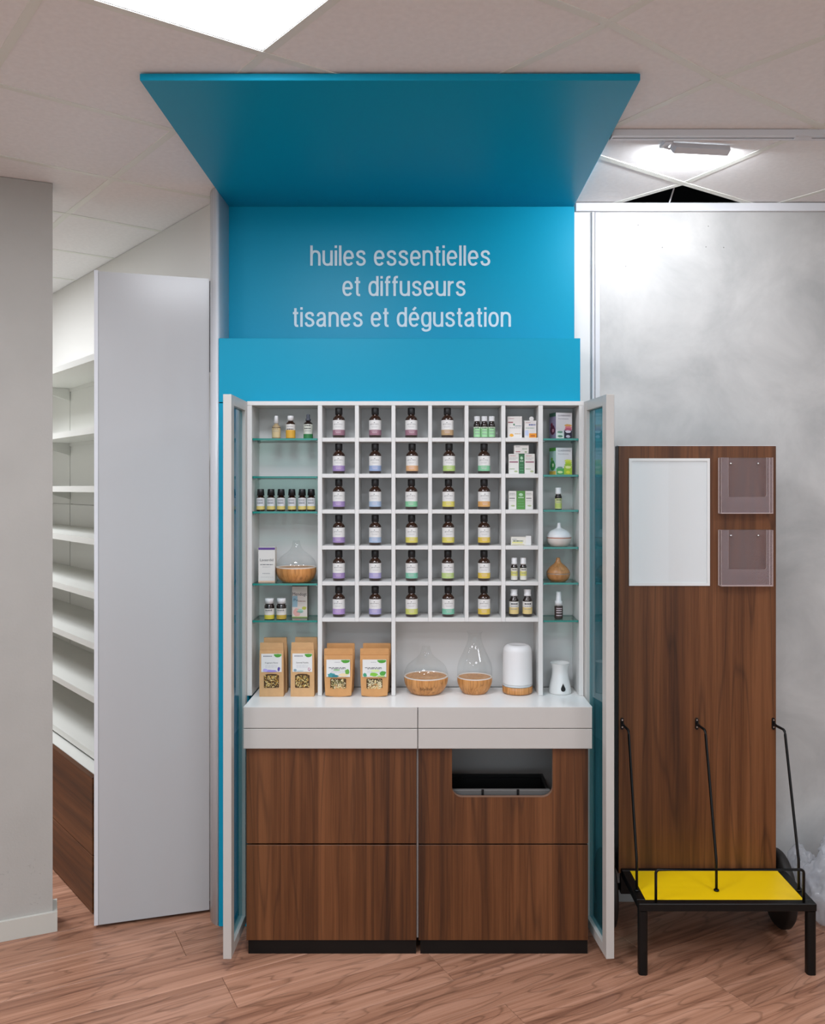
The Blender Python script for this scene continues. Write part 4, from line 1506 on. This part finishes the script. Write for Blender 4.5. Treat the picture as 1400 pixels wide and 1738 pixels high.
def f_A(mb, c, y, w, h):
    add_lines(mb, -w * .42, -w * .05, h * .88, h * .03, y, c('#b08a8a'), seed=1)
    add_patch(mb, -w * .46, -w * .12, h * .70, h * .75, y, c('#9a5a5e'))
    add_blob(mb, -w * .05, h * .62, w * .07, h * .05, y, c('#3d7a5a'), seed=2)
    add_lines(mb, 0, w * .44, h * .54, h * .035, y, c('#5a7a86'), seed=3)
    add_lines(mb, -w * .36, w * .40, h * .46, h * .025, y, c('#8a9a9a'), seed=4)
    add_blob(mb, -w * .22, h * .13, w * .16, h * .08, y, c('#e0a23a'), seed=5)
    add_lines(mb, 0, w * .42, h * .18, h * .03, y, c('#c0a070'), seed=6)


def f_B(mb, c, y, w, h):
    add_lines(mb, -w * .42, 0, h * .86, h * .04, y, c('#b08a8a'), seed=1)
    add_lines(mb, -w * .15, w * .42, h * .72, h * .07, y, c('#4a5a9a'), seed=2)
    add_lines(mb, -w * .40, w * .30, h * .55, h * .04, y, c('#7aa08a'), seed=3)
    add_patch(mb, -w * .46, -w * .18, h * .14, h * .44, y, c('#b9c3de'))
    add_patch(mb, -w * .12, w * .5, h * .0, h * .27, y, c('#eb9a2c'))
    add_lines(mb, w * .0, w * .36, h * .08, h * .10, y - .0001, c('#b85e1c'), seed=7)


Yc = 3.178
carton('white carton with an orange flower print in the top cubby', WX(873.3, Yc), Yc + .012, z1, 24.5 * SC, .034, 36.5 * SC, 0, '#dad6d2', f_A)
bx = carton('white and orange carton with a round hanging tab in the top cubby', WX(900.2, Yc), Yc + .012, z1, 20 * SC, .03, 29.5 * SC, 0, '#d9d6d4', f_B)
tb = MB().slab(arc(1.5 * SC, 32.5 * SC, 3.8 * SC, 0, 360, 20)[:-1], -.016, -.0155)
build(tb, 'hang_tab', M_LABEL, bx, world=False)
z2 = QZ(ROWS[1][0]) + .0003


def f_W(mb, c, y, w, h):
    add_lines(mb, -w * .40, w * .2, h * .88, h * .03, y, c('#b06a72'), seed=1)
    add_lines(mb, -w * .40, w * .40, h * .78, h * .025, y, c('#9a9a9a'), seed=2)
    add_lines(mb, -w * .40, w * .20, h * .70, h * .025, y, c('#9a9a9a'), seed=3)
    add_patch(mb, -w * .42, w * .42, h * .56, h * .62, y, c('#8c5468'))
    add_lines(mb, -w * .40, w * .1, h * .22, h * .04, y, c('#8aa07a'), seed=4)
    add_blob(mb, w * .22, h * .12, w * .2, h * .05, y, c('#a9b58a'), seed=5)


def f_G(mb, c, y, w, h):
    add_blob(mb, 0, h * .80, w * .28, h * .09, y, c('#a9cfae'), seed=5)
    add_lines(mb, -w * .3, w * .35, h * .62, h * .04, y, c('#cfe0d0'), seed=6)
    for k in range(3):
        add_lines(mb, -w * .35, w * .35, h * (.16 + .14 * k), h * .02, y, c('#6fae80'), seed=7 + k)


def f_W2(mb, c, y, w, h):
    add_lines(mb, -w * .40, w * .3, h * .86, h * .03, y, c('#8a8a8a'), seed=1)
    add_lines(mb, -w * .40, w * .40, h * .78, h * .03, y, c('#9a9a9a'), seed=2)
    add_patch(mb, -w * .40, w * .30, h * .58, h * .62, y, c('#4a4a4e'))
    add_lines(mb, -w * .40, w * .3, h * .46, h * .02, y, c('#9a9a9a'), seed=3)
    add_blob(mb, w * .05, h * .20, w * .3, h * .05, y, c('#a9b58a'), seed=5)


W3 = dict(d=.032)
carton('white carton with maroon stripe beside the cubby side, under the small flat box', WX(871.3, Yc), Yc + .006, z2, 17.2 * SC, .032, 33.5 * SC, 0, '#d8d7d2', f_W)
carton('narrow dark green carton between two maroon striped cartons', WX(884.7, Yc), Yc + .0065, z2, 9.0 * SC, .030, 33.3 * SC, 0, '#2f6b42', f_G)
carton('white carton with maroon stripe at the glass shelf side of the green carton', WX(898.3, Yc), Yc + .006, z2, 17.2 * SC, .032, 33.5 * SC, 0, '#d8d7d2', f_W)
carton('small white flat carton lying on top of the maroon striped cartons', WX(884.3, Yc), Yc + .004, z2 + 33.8 * SC, 24.5 * SC, .03, 14.2 * SC, 0, '#d8d7d2', lambda mb, c, y, w, h: (add_lines(mb, -w * .4, -w * .1, h * .78, h * .08, y, c('#9a9a9a'), seed=1), add_patch(mb, -w * .40, -w * .08, h * .18, h * .27, y, c('#9a4a55')), add_lines(mb, w * .05, w * .4, h * .5, h * .12, y, c('#8a9a8a'), seed=3), add_blob(mb, w * .3, h * .2, w * .1, h * .1, y, c('#8aa07a'), seed=2)))
z3 = QZ(ROWS[2][0]) + .0003
carton('plain white carton on the divider side of the leaf green carton', WX(869.3, Yc), Yc + .006, z3, 13.3 * SC, .032, 31 * SC, 0, '#d8d7d2', f_W2)
carton('leaf green carton between two plain white cartons', WX(883.4, Yc), Yc + .0055, z3, 14.4 * SC, .033, 31.3 * SC, 0, '#4f8a3f', f_G)
carton('plain white carton on the glass shelf side of the leaf green carton', WX(897.4, Yc), Yc + .006, z3, 13.0 * SC, .032, 31 * SC, 0, '#d8d7d2', f_W2)
z4 = QZ(ROWS[3][0]) + .0003


def f_L(mb, c, y, w, h):
    add_lines(mb, -w * .44, -w * .2, h * .66, h * .12, y, c('#a0a0a0'), seed=1)
    add_lines(mb, -w * .40, w * .12, h * .44, h * .14, y, c('#6a7a5a'), seed=2)
    add_patch(mb, -w * .44, w * .10, h * .22, h * .40, y, c('#d8d38a'))
    add_patch(mb, -w * .46, w * .18, h * .05, h * .10, y, c('#b8a860'))
    add_patch(mb, w * .34, w * .48, h * .06, h * .34, y, c('#d9cc7a'))


carton('flat white and pale yellow carton lying alone in its cubby', WX(883.5, Yc), Yc + .012, z4, 33 * SC, .036, 13.8 * SC, 0, '#d9d6cc', f_L)
bx = bpy.data.objects[[o.name for o in COL.objects if o.get('label', '').startswith('flat white and pale')][0]]
build(MB().box(8.5 * SC, 17.5 * SC, -.0195, .0, 0.0, 15.6 * SC, bev=.0005), 'end_flap', M_LABEL, bx, world=False)
z5 = QZ(ROWS[4][0]) + .0003
for k, px in enumerate((872.6, 888.0)):
    small_bottle(f'slim white capped bottle with pale yellow label, {["nearer the divider", "nearer the glass shelves"][k]}, fifth cubby row', (WX(px, YBt), YBt, z5), 5.6 * SC, 38.5 * SC, 'ringed', 5.1 * SC, 11 * SC, M_DARKGL, [(.05, .78, '#d9d6cc'), (.30, .58, '#cfca74')], 'slim bottles in the fifth row', prints=[('lines', .66, .05, 'dark'), ('lines', .45, .04, 'grey')], shoulder=.07, cap_taper=.94)
z6 = QZ(ROWS[5][0]) + .0003
for k, px in enumerate((872.1, 895.0)):
    small_bottle(f'brown syrup bottle with white cap and straw yellow label, {["nearer the divider", "nearer the glass shelves"][k]}', (WX(px, YBt), YBt, z6), 8.1 * SC, 46 * SC, 'ringed', 6.2 * SC, 11.3 * SC, M_DARKGL, [(.14, .74, '#d6c184'), (.46, .74, '#d6d6d2')], 'syrup bottles in the bottom row', prints=[('lines', .60, .06, 'dark'), ('lines', .50, .03, 'grey'), ('lines', .36, .03, 'grey')], shoulder=.12)

# ---- narrow glass bay
for idx, (zz, main, sd, lab, hpx) in enumerate(((ZGR[0], 'berry', '#6a5a78', 'white tea carton with purple berry side on the top glass shelf', 44.5), (ZGR[1], 'green', '#7aa85a', 'white tea carton with green leaf side on the second glass shelf', 46))):
    def f_tea(mb, c, y, w, h, main=main):
        add_text(mb, 'CUNÉRHINO', -w * .38, w * .40, h * .86, h * .06, y, c('#45455c'))
        add_text(mb, 'Damdisiona', -w * .36, w * .28, h * .75, h * .045, y, c('#7a7a86'))
        cols = ['#d9a25a', '#d88088', '#c0607a', '#2c2a3c', '#dcd8e4'] if main == 'berry' else ['#d0dc5a', '#b8cf3a', '#9cc240', '#3d9a5a', '#e2e9a0']
        add_blob(mb, w * .25, h * .52, w * .26, h * .05, y, c(cols[0]), seed=1)
        add_blob(mb, w * .27, h * .44, w * .26, h * .06, y - .0001, c(cols[1]), seed=2)
        add_blob(mb, w * .25, h * .37, w * .28, h * .06, y - .0002, c(cols[2]), seed=3)
        add_patch(mb, 0, w * .49, h * .01, h * .33, y - .0003, c(cols[3] if main == 'berry' else '#a9c93e'))
        add_blob(mb, w * .25, h * .28, w * .20, h * .06, y - .0004, c(cols[4]), seed=4)
        add_blob(mb, w * .25, h * .10, w * .15, h * .06, y - .0004, c('#c9c6d6' if main == 'berry' else '#dbe04a'), seed=5)
        add_patch(mb, -w * .48, 0, h * .01, h * .22 if main == 'berry' else h * .24, y - .0001, c('#cfdcd4' if main == 'berry' else '#58a55e'))
        add_blob(mb, -w * .25, h * .26, w * .2, h * .05, y - .0002, c('#6f9a86'), seed=6)
        add_blob(mb, -w * .24, h * .10, w * .18, h * .05, y - .0002, c('#58806c' if main == 'berry' else '#cfe0a8'), seed=7)
    wq, dq, rq = 30 * SC, .056, math.radians(17)
    t = carton(lab, WX(953.5, YS), YS + .028, zz + .0003, wq, dq, hpx * SC, rq, '#d9d9dc', f_tea, name='tea_carton', group='tea cartons')
    # printed side panel
    mb = MB()
    mats = []

    def c2(col):
        mm = mat('print_' + col, col, .6)
        if mm not in mats:
            mats.append(mm)
        return mats.index(mm)
    H_ = hpx * SC
    xs = -wq / 2 - .0004

    def sp(y0, y1, z0, z1, col, e=0):
        mb.quad((xs - e, y1, z0), (xs - e, y0, z0), (xs - e, y0, z1), (xs - e, y1, z1), c2(col))

    def sblob(cy, cz_, ry, rz_, col, seed, e):
        tmp = MB()
        add_blob(tmp, cy, cz_, ry, rz_, 0, 0, seed=seed, amp=.4)
        mb.add([(xs - e, -x, z_) for x, _, z_ in tmp.v], tmp.f, c2(col))
    a, b_ = -dq / 2, dq / 2
    if main == 'berry':
        sp(a, b_, 0, H_, '#8d86a4'); sp(a, b_, H_ * .86, H_, '#3f6a58', .0001)
        sblob(0, H_ * .36, dq * .45, H_ * .24, '#5c2a44', 1, .0002); sblob(.004, H_ * .33, dq * .2, H_ * .08, '#c08aa0', 2, .0003); sblob(-.008, H_ * .55, dq * .2, H_ * .1, '#7a2440', 3, .0003)
    else:
        sp(a, b_, 0, H_, '#a9c9c4'); sp(a, b_, 0, H_ * .14, '#d9b84e', .0001); sp(a, b_, H_ * .88, H_, '#4f9a3e', .0001)
        sblob(0, H_ * .36, dq * .45, H_ * .25, '#3f8f4a', 1, .0002); sblob(.004, H_ * .36, dq * .18, H_ * .08, '#d6e6c0', 2, .0003); sblob(-.006, H_ * .58, dq * .2, H_ * .08, '#6fae3e', 3, .0003)
    build(mb, 'side_print', mats, t, world=False)
small_bottle('slim dark bottle with white cap and pale green label on the third glass shelf', (WX(947.5, YS), YS, ZGR[2] + .0003), 5.8 * SC, 37 * SC, 'ringed', 5.3 * SC, 11 * SC, M_DARKGL, [(.05, .72, '#c3c98f'), (.10, .40, '#b6c46a')], prints=[('lines', .60, .06, 'dark'), ('lines', .46, .03, 'grey')], shoulder=.07, cap_taper=.94)
small_bottle('white topped spray bottle with a dark patterned label on the lowest glass shelf', (WX(948, YS), YS, ZGR[5] + .0003), 6.9 * SC, 46 * SC, 'pump', 6.4 * SC, 23.5 * SC, M_DARKGL, [(.04, .96, '#3a2c28')], name='spray_bottle', prints=[('lines', .78, .06, 'pale'), ('lines', .62, .07, 'pale'), ('lines', .45, .07, 'pale'), ('lines', .25, .07, 'pale')], shoulder=.03)

# ================================================================== MOBILE DISPLAY STAND
YPF = 3.145                        # face of the walnut panel
XP0, XP1 = WX(1050, YPF), WX(1317, YPF)
ZPT = WZ(757, YPF)
ZF1 = 0.241
st_ = thing('display_stand', 'wheeled walnut display stand with black frame and yellow platform', 'display stand', ((XP0 + XP1) / 2, 3.0, 0))
pm = MB().box(XP0, XP1, YPF, YPF + 0.052, ZF1 - 0.02, ZPT, bev=0.001)
nf = len(pm.f)
pm.m = [0] * nf
o = build(pm, 'panel', [M_WALNUT], st_)
# black edge band on the left narrow side and white top cap
build(MB().box(XP0 - 0.002, XP0 - 0.0002, YPF + 0.001, YPF + 0.052, ZF1 - 0.02, ZPT), 'edge_band', M_BLACKM, st_)
build(MB().box(XP0 - 0.002, XP1, YPF + 0.001, YPF + 0.052, ZPT + 0.0002, ZPT + 0.002), 'top_cap', M_ALU, st_)
XF0, XF1, YF0, YF1 = 0.718, 1.316, 2.872, 3.143
fw = 0.031
fr = MB()
fr.box(XF0, XF1, YF0, YF0 + fw, ZF1 - 0.026, ZF1, bev=0.002)
fr.box(XF0, XF1, YF1 - fw * .7, YF1, ZF1 - 0.026, ZF1, bev=0.002)
fr.box(XF0, XF0 + fw, YF0 + fw, YF1 - fw * .7, ZF1 - 0.026, ZF1, bev=0.002)
fr.box(XF1 - fw, XF1, YF0 + fw, YF1 - fw * .7, ZF1 - 0.026, ZF1, bev=0.002)
build(fr, 'frame', M_BLACKM, st_)
for x in (XF0, XF1 - fw):
    rr = 0.010
    poly = arc(x + rr, YF0 + rr, rr, 180, 270, 4) + arc(x + fw - rr, YF0 + rr, rr, 270, 360, 4) + arc(x + fw - rr, YF0 + fw - rr, rr, 0, 90, 4) + arc(x + rr, YF0 + fw - rr, rr, 90, 180, 4)
    build(MB().prism(poly, 0.0, ZF1 - 0.027), 'leg', M_BLACKM, st_)
build(MB().box(XF0 + fw - .002, XF1 - fw + .002, YF0 + fw - .002, YF1 - fw * .7 + .002, ZF1 - 0.012, ZF1 - 0.001), 'platform', M_YELLOW, st_)
# support rods with clips
for pxc, xb in ((1055.5, 0.7335), (1182, 1.010), (1312, 1.296)):
    xc = WX(pxc, YPF)
    cl = MB()
    rr = 0.0055
    zc_ = WZ(1228, YPF)
    poly = arc(xc, zc_ + .016, rr, 0, 180, 8) + arc(xc, zc_ - .016, rr, 180, 360, 8)
    cl.slab(poly, YPF - 0.005, YPF - 0.0002)
    c_o = build(cl, 'clip', M_BLACKM, st_)
    for dz in (.0145, -.0115):
        sm = MB()
        sm.slab(arc(xc, zc_ + dz, .0030, 0, 360, 10)[:-1], YPF - .0065, YPF - .005)
        build(sm, 'screw', M_CHROME, c_o)
    rod = MB()
    pts = [Vector((xc, YPF - .004, zc_ + .002)), Vector((xc + .001, YPF - .03, zc_ - .001)), Vector((xb - .003, 3.086, .767)), Vector((xb - .002, 3.078, .762)), Vector((xb - .002, 3.074, .752)),
           Vector((xb, 2.972, .362)), Vector((xb, 2.968, .350)), Vector((xb, 2.967, .338)), Vector((xb, 2.966, ZF1 + .001))]
    rod.tube(pts, 0.0047, 10)
    rod.lathe([(.008, 0), (.0095, .002), (.0085, .005), (.005, .006)], (xb, 2.966, ZF1 + .0003), 14)
    build(rod, 'rod', M_BLACKM, st_)
ux0, ux1, uy = WX(1113, 2.886), WX(1364, 2.886), 2.886
zt_ = WZ(1476, uy)
rr = .012
pts = [(ux0, uy, ZF1 + .0005), (ux0, uy, zt_ - rr)] + [(x, uy, z_) for x, z_ in arc(ux0 + rr, zt_ - rr, rr, 180, 90, 5)] + [(x, uy, z_) for x, z_ in arc(ux1 - rr, zt_ - rr, rr, 90, 0, 5)] + [(ux1, uy, ZF1 + .0005)]
build(MB().tube(pts, .0047, 10), 'front_rail', M_BLACKM, st_)
# wheels
M_RUBBER = mat('dark_rubber', '#191614', .6)
for x0, x1 in ((0.655, 0.700), (1.302, 1.345)):
    wl = MB()
    R = .14
    prof = [(0, 0), (R - .028, 0), (R - .020, .004), (R - .006, .005), (R, .012), (R, (x1 - x0) - .012), (R - .006, (x1 - x0) - .005), (R - .020, (x1 - x0) - .004), (R - .028, x1 - x0), (0, x1 - x0)]
    wl.lathe(prof, (0, 0, 0), 36)
    wl.v = [(x0 + z_, 3.205 + a_, .1402 + b_) for a_, b_, z_ in wl.v]
    wo = build(wl, 'wheel', M_RUBBER, st_)
ax = MB().lathe([(.012, 0), (.012, 1.302 - .700)], seg=12)
ax.v = [(.700 + z_, 3.215 + a_, .1402 + b_) for a_, b_, z_ in ax.v]
build(ax, 'axle', M_BLACKM, st_)
build(MB().box(XP0 + .02, XP1 - .02, YPF + .0525, YPF + .075, .12, .30), 'rear_brace', M_BLACKM, st_)

# white poster holder
YQP = YPF - .0012
pt = thing('poster_holder', 'blank white poster in a clear sleeve on the walnut stand', 'poster holder', (WX(1135, YPF), YPF, WZ(994, YPF)))
x0, x1, zz0, zz1 = WX(1067, YPF), WX(1204, YPF), WZ(994, YPF), WZ(778, YPF)
build(MB().box(x0 + .003, x1 - .003, YPF - .0016, YPF - .0004, zz0 + .003, zz1 - .003), 'poster_sheet', mat('blank_white_poster', '#ebebeb', .5), pt)
mb = MB()
b_ = .010
mb.box(x0, x0 + b_, YPF - .005, YPF - .002, zz0, zz1); mb.box(x1 - b_, x1, YPF - .005, YPF - .002, zz0, zz1)
mb.box(x0 + b_, x1 - b_, YPF - .005, YPF - .002, zz1 - b_, zz1); mb.box(x0 + b_, x1 - b_, YPF - .005, YPF - .002, zz0, zz0 + b_)
build(mb, 'border', mat('poster_border', '#dfdfdd', .35), pt)
build(MB().box(x0 + b_, x1 - b_, YPF - .0045, YPF - .0035, zz0 + b_, zz1 - b_), 'clear_sleeve', M_GLASS, pt)

# clear leaflet pockets
for k, (py0, py1, lab) in enumerate(((777, 875, 'empty clear acrylic leaflet pocket, upper of the two on the stand'), (899, 997, 'empty clear acrylic leaflet pocket, lower of the two on the stand'))):
    Yk = YPF - .034
    x0, x1 = WX(1218.5, YPF), WX(1311.5, YPF) - .012
    z0, z1_ = WZ(py1, YPF) + .008, WZ(py0, YPF)
    t = thing('leaflet_pocket', lab, 'leaflet holder', ((x0 + x1) / 2, YPF, z0), 0, 'acrylic leaflet pockets')
    th = .003

    def ac(bx, nm):
        mb = MB()
        b = MB().box(*bx)
        # broad faces clear, narrow edges bright
        dims = (bx[1] - bx[0], bx[3] - bx[2], bx[5] - bx[4])
        thin = dims.index(min(dims))
        order = [2, 2, 1, 0, 1, 0]
        mb.add(b.v, b.f, [0 if order[i] == thin else 1 for i in range(6)])
        return build(mb, nm, [M_ACRYL, M_ACEDGE], t)
    ac((x0, x1, YPF - th - .0006, YPF - .0006, z0, z1_), 'back_plate')
    ac((x0, x0 + th, Yk + th, YPF - th - .001, z0, z1_), 'side_plate')
    ac((x1 - th, x1, Yk + th, YPF - th - .001, z0, z1_), 'side_plate')
    ac((x0 + th, x1 - th, Yk + th, YPF - th - .001, z0, z0 + th), 'bottom_plate')
    # U-shaped front
    W_ = x1 - x0
    ci0, ci1, cb = x0 + W_ * .14, x1 - W_ * .13, z0 + (z1_ - z0) * .30
    poly = [(x0, z0), (x1, z0), (x1, z1_), (ci1, z1_), (ci1, cb + .006)] + [(ci1 - .002, cb + .001), (ci1 - .006, cb), (ci0, cb), (ci0, z1_), (x0, z1_)]
    build(MB().slab(poly, Yk, Yk + th, 0, 1), 'front_plate', [M_ACRYL, M_ACEDGE], t)
    for px in (1239.5, 1286):
        sm = MB().lathe([(0, 0), (.0045, 0), (.0045, .002), (.0025, .0035), (0, .004)], seg=14)
        sm.v = [(WX(px, YPF) + a_, YPF - th - .001 - z_, WZ(py0 + 10, YPF) + b_) for a_, b_, z_ in sm.v]
        build(sm, 'screw', M_CHROME, t)

# ---- crumpled clear plastic wrap at the wall
from mathutils import noise as mnoise


def crumple(c, r, seed):
    bm = bmesh.new()
    bmesh.ops.create_icosphere(bm, subdivisions=5, radius=1.0)
    out = []
    for v in bm.verts:
        p = v.co.copy()
        n = mnoise.noise(p * 1.6 + Vector((seed, 0, 0))) * .28
        q = p * 3.2 + Vector((seed * 2, 1, 0))
        ridge = 1 - abs(mnoise.noise(q)) * 2
        q2 = p * 7.0 + Vector((seed * 3, 4, 0))
        ridge2 = 1 - abs(mnoise.noise(q2)) * 2
        ridge3 = 1 - abs(mnoise.noise(p * 17.0 + Vector((seed, 9, 2)))) * 2
        k = 1 + n + .09 * ridge + .06 * ridge2 + .02 * ridge3
        z_ = c[2] + r[2] * p.z * k
        out.append((c[0] + r[0] * p.x * k, c[1] + r[1] * p.y * k, max(.0006, z_)))
    fs = [[v.index for v in f.verts] for f in bm.faces]
    bm.verts.index_update()
    bm.free()
    return out, fs


mb = MB()
for c_, r_, sd in (((1.545, 3.225, .13), (.115, .075, .125), 1.3), ((1.615, 3.24, .27), (.10, .07, .085), 5.1), ((1.452, 3.30, .16), (.055, .04, .09), 8.7), ((1.62, 3.14, .07), (.12, .07, .07), 3.9)):
    v, f = crumple(c_, r_, sd)
    mb.add(v, f, 0, True)
o = build(mb, 'plastic_wrap', M_WRAP)
tag(o, 'crumpled clear plastic wrap on the floor beside the wheeled stand', 'plastic wrap')
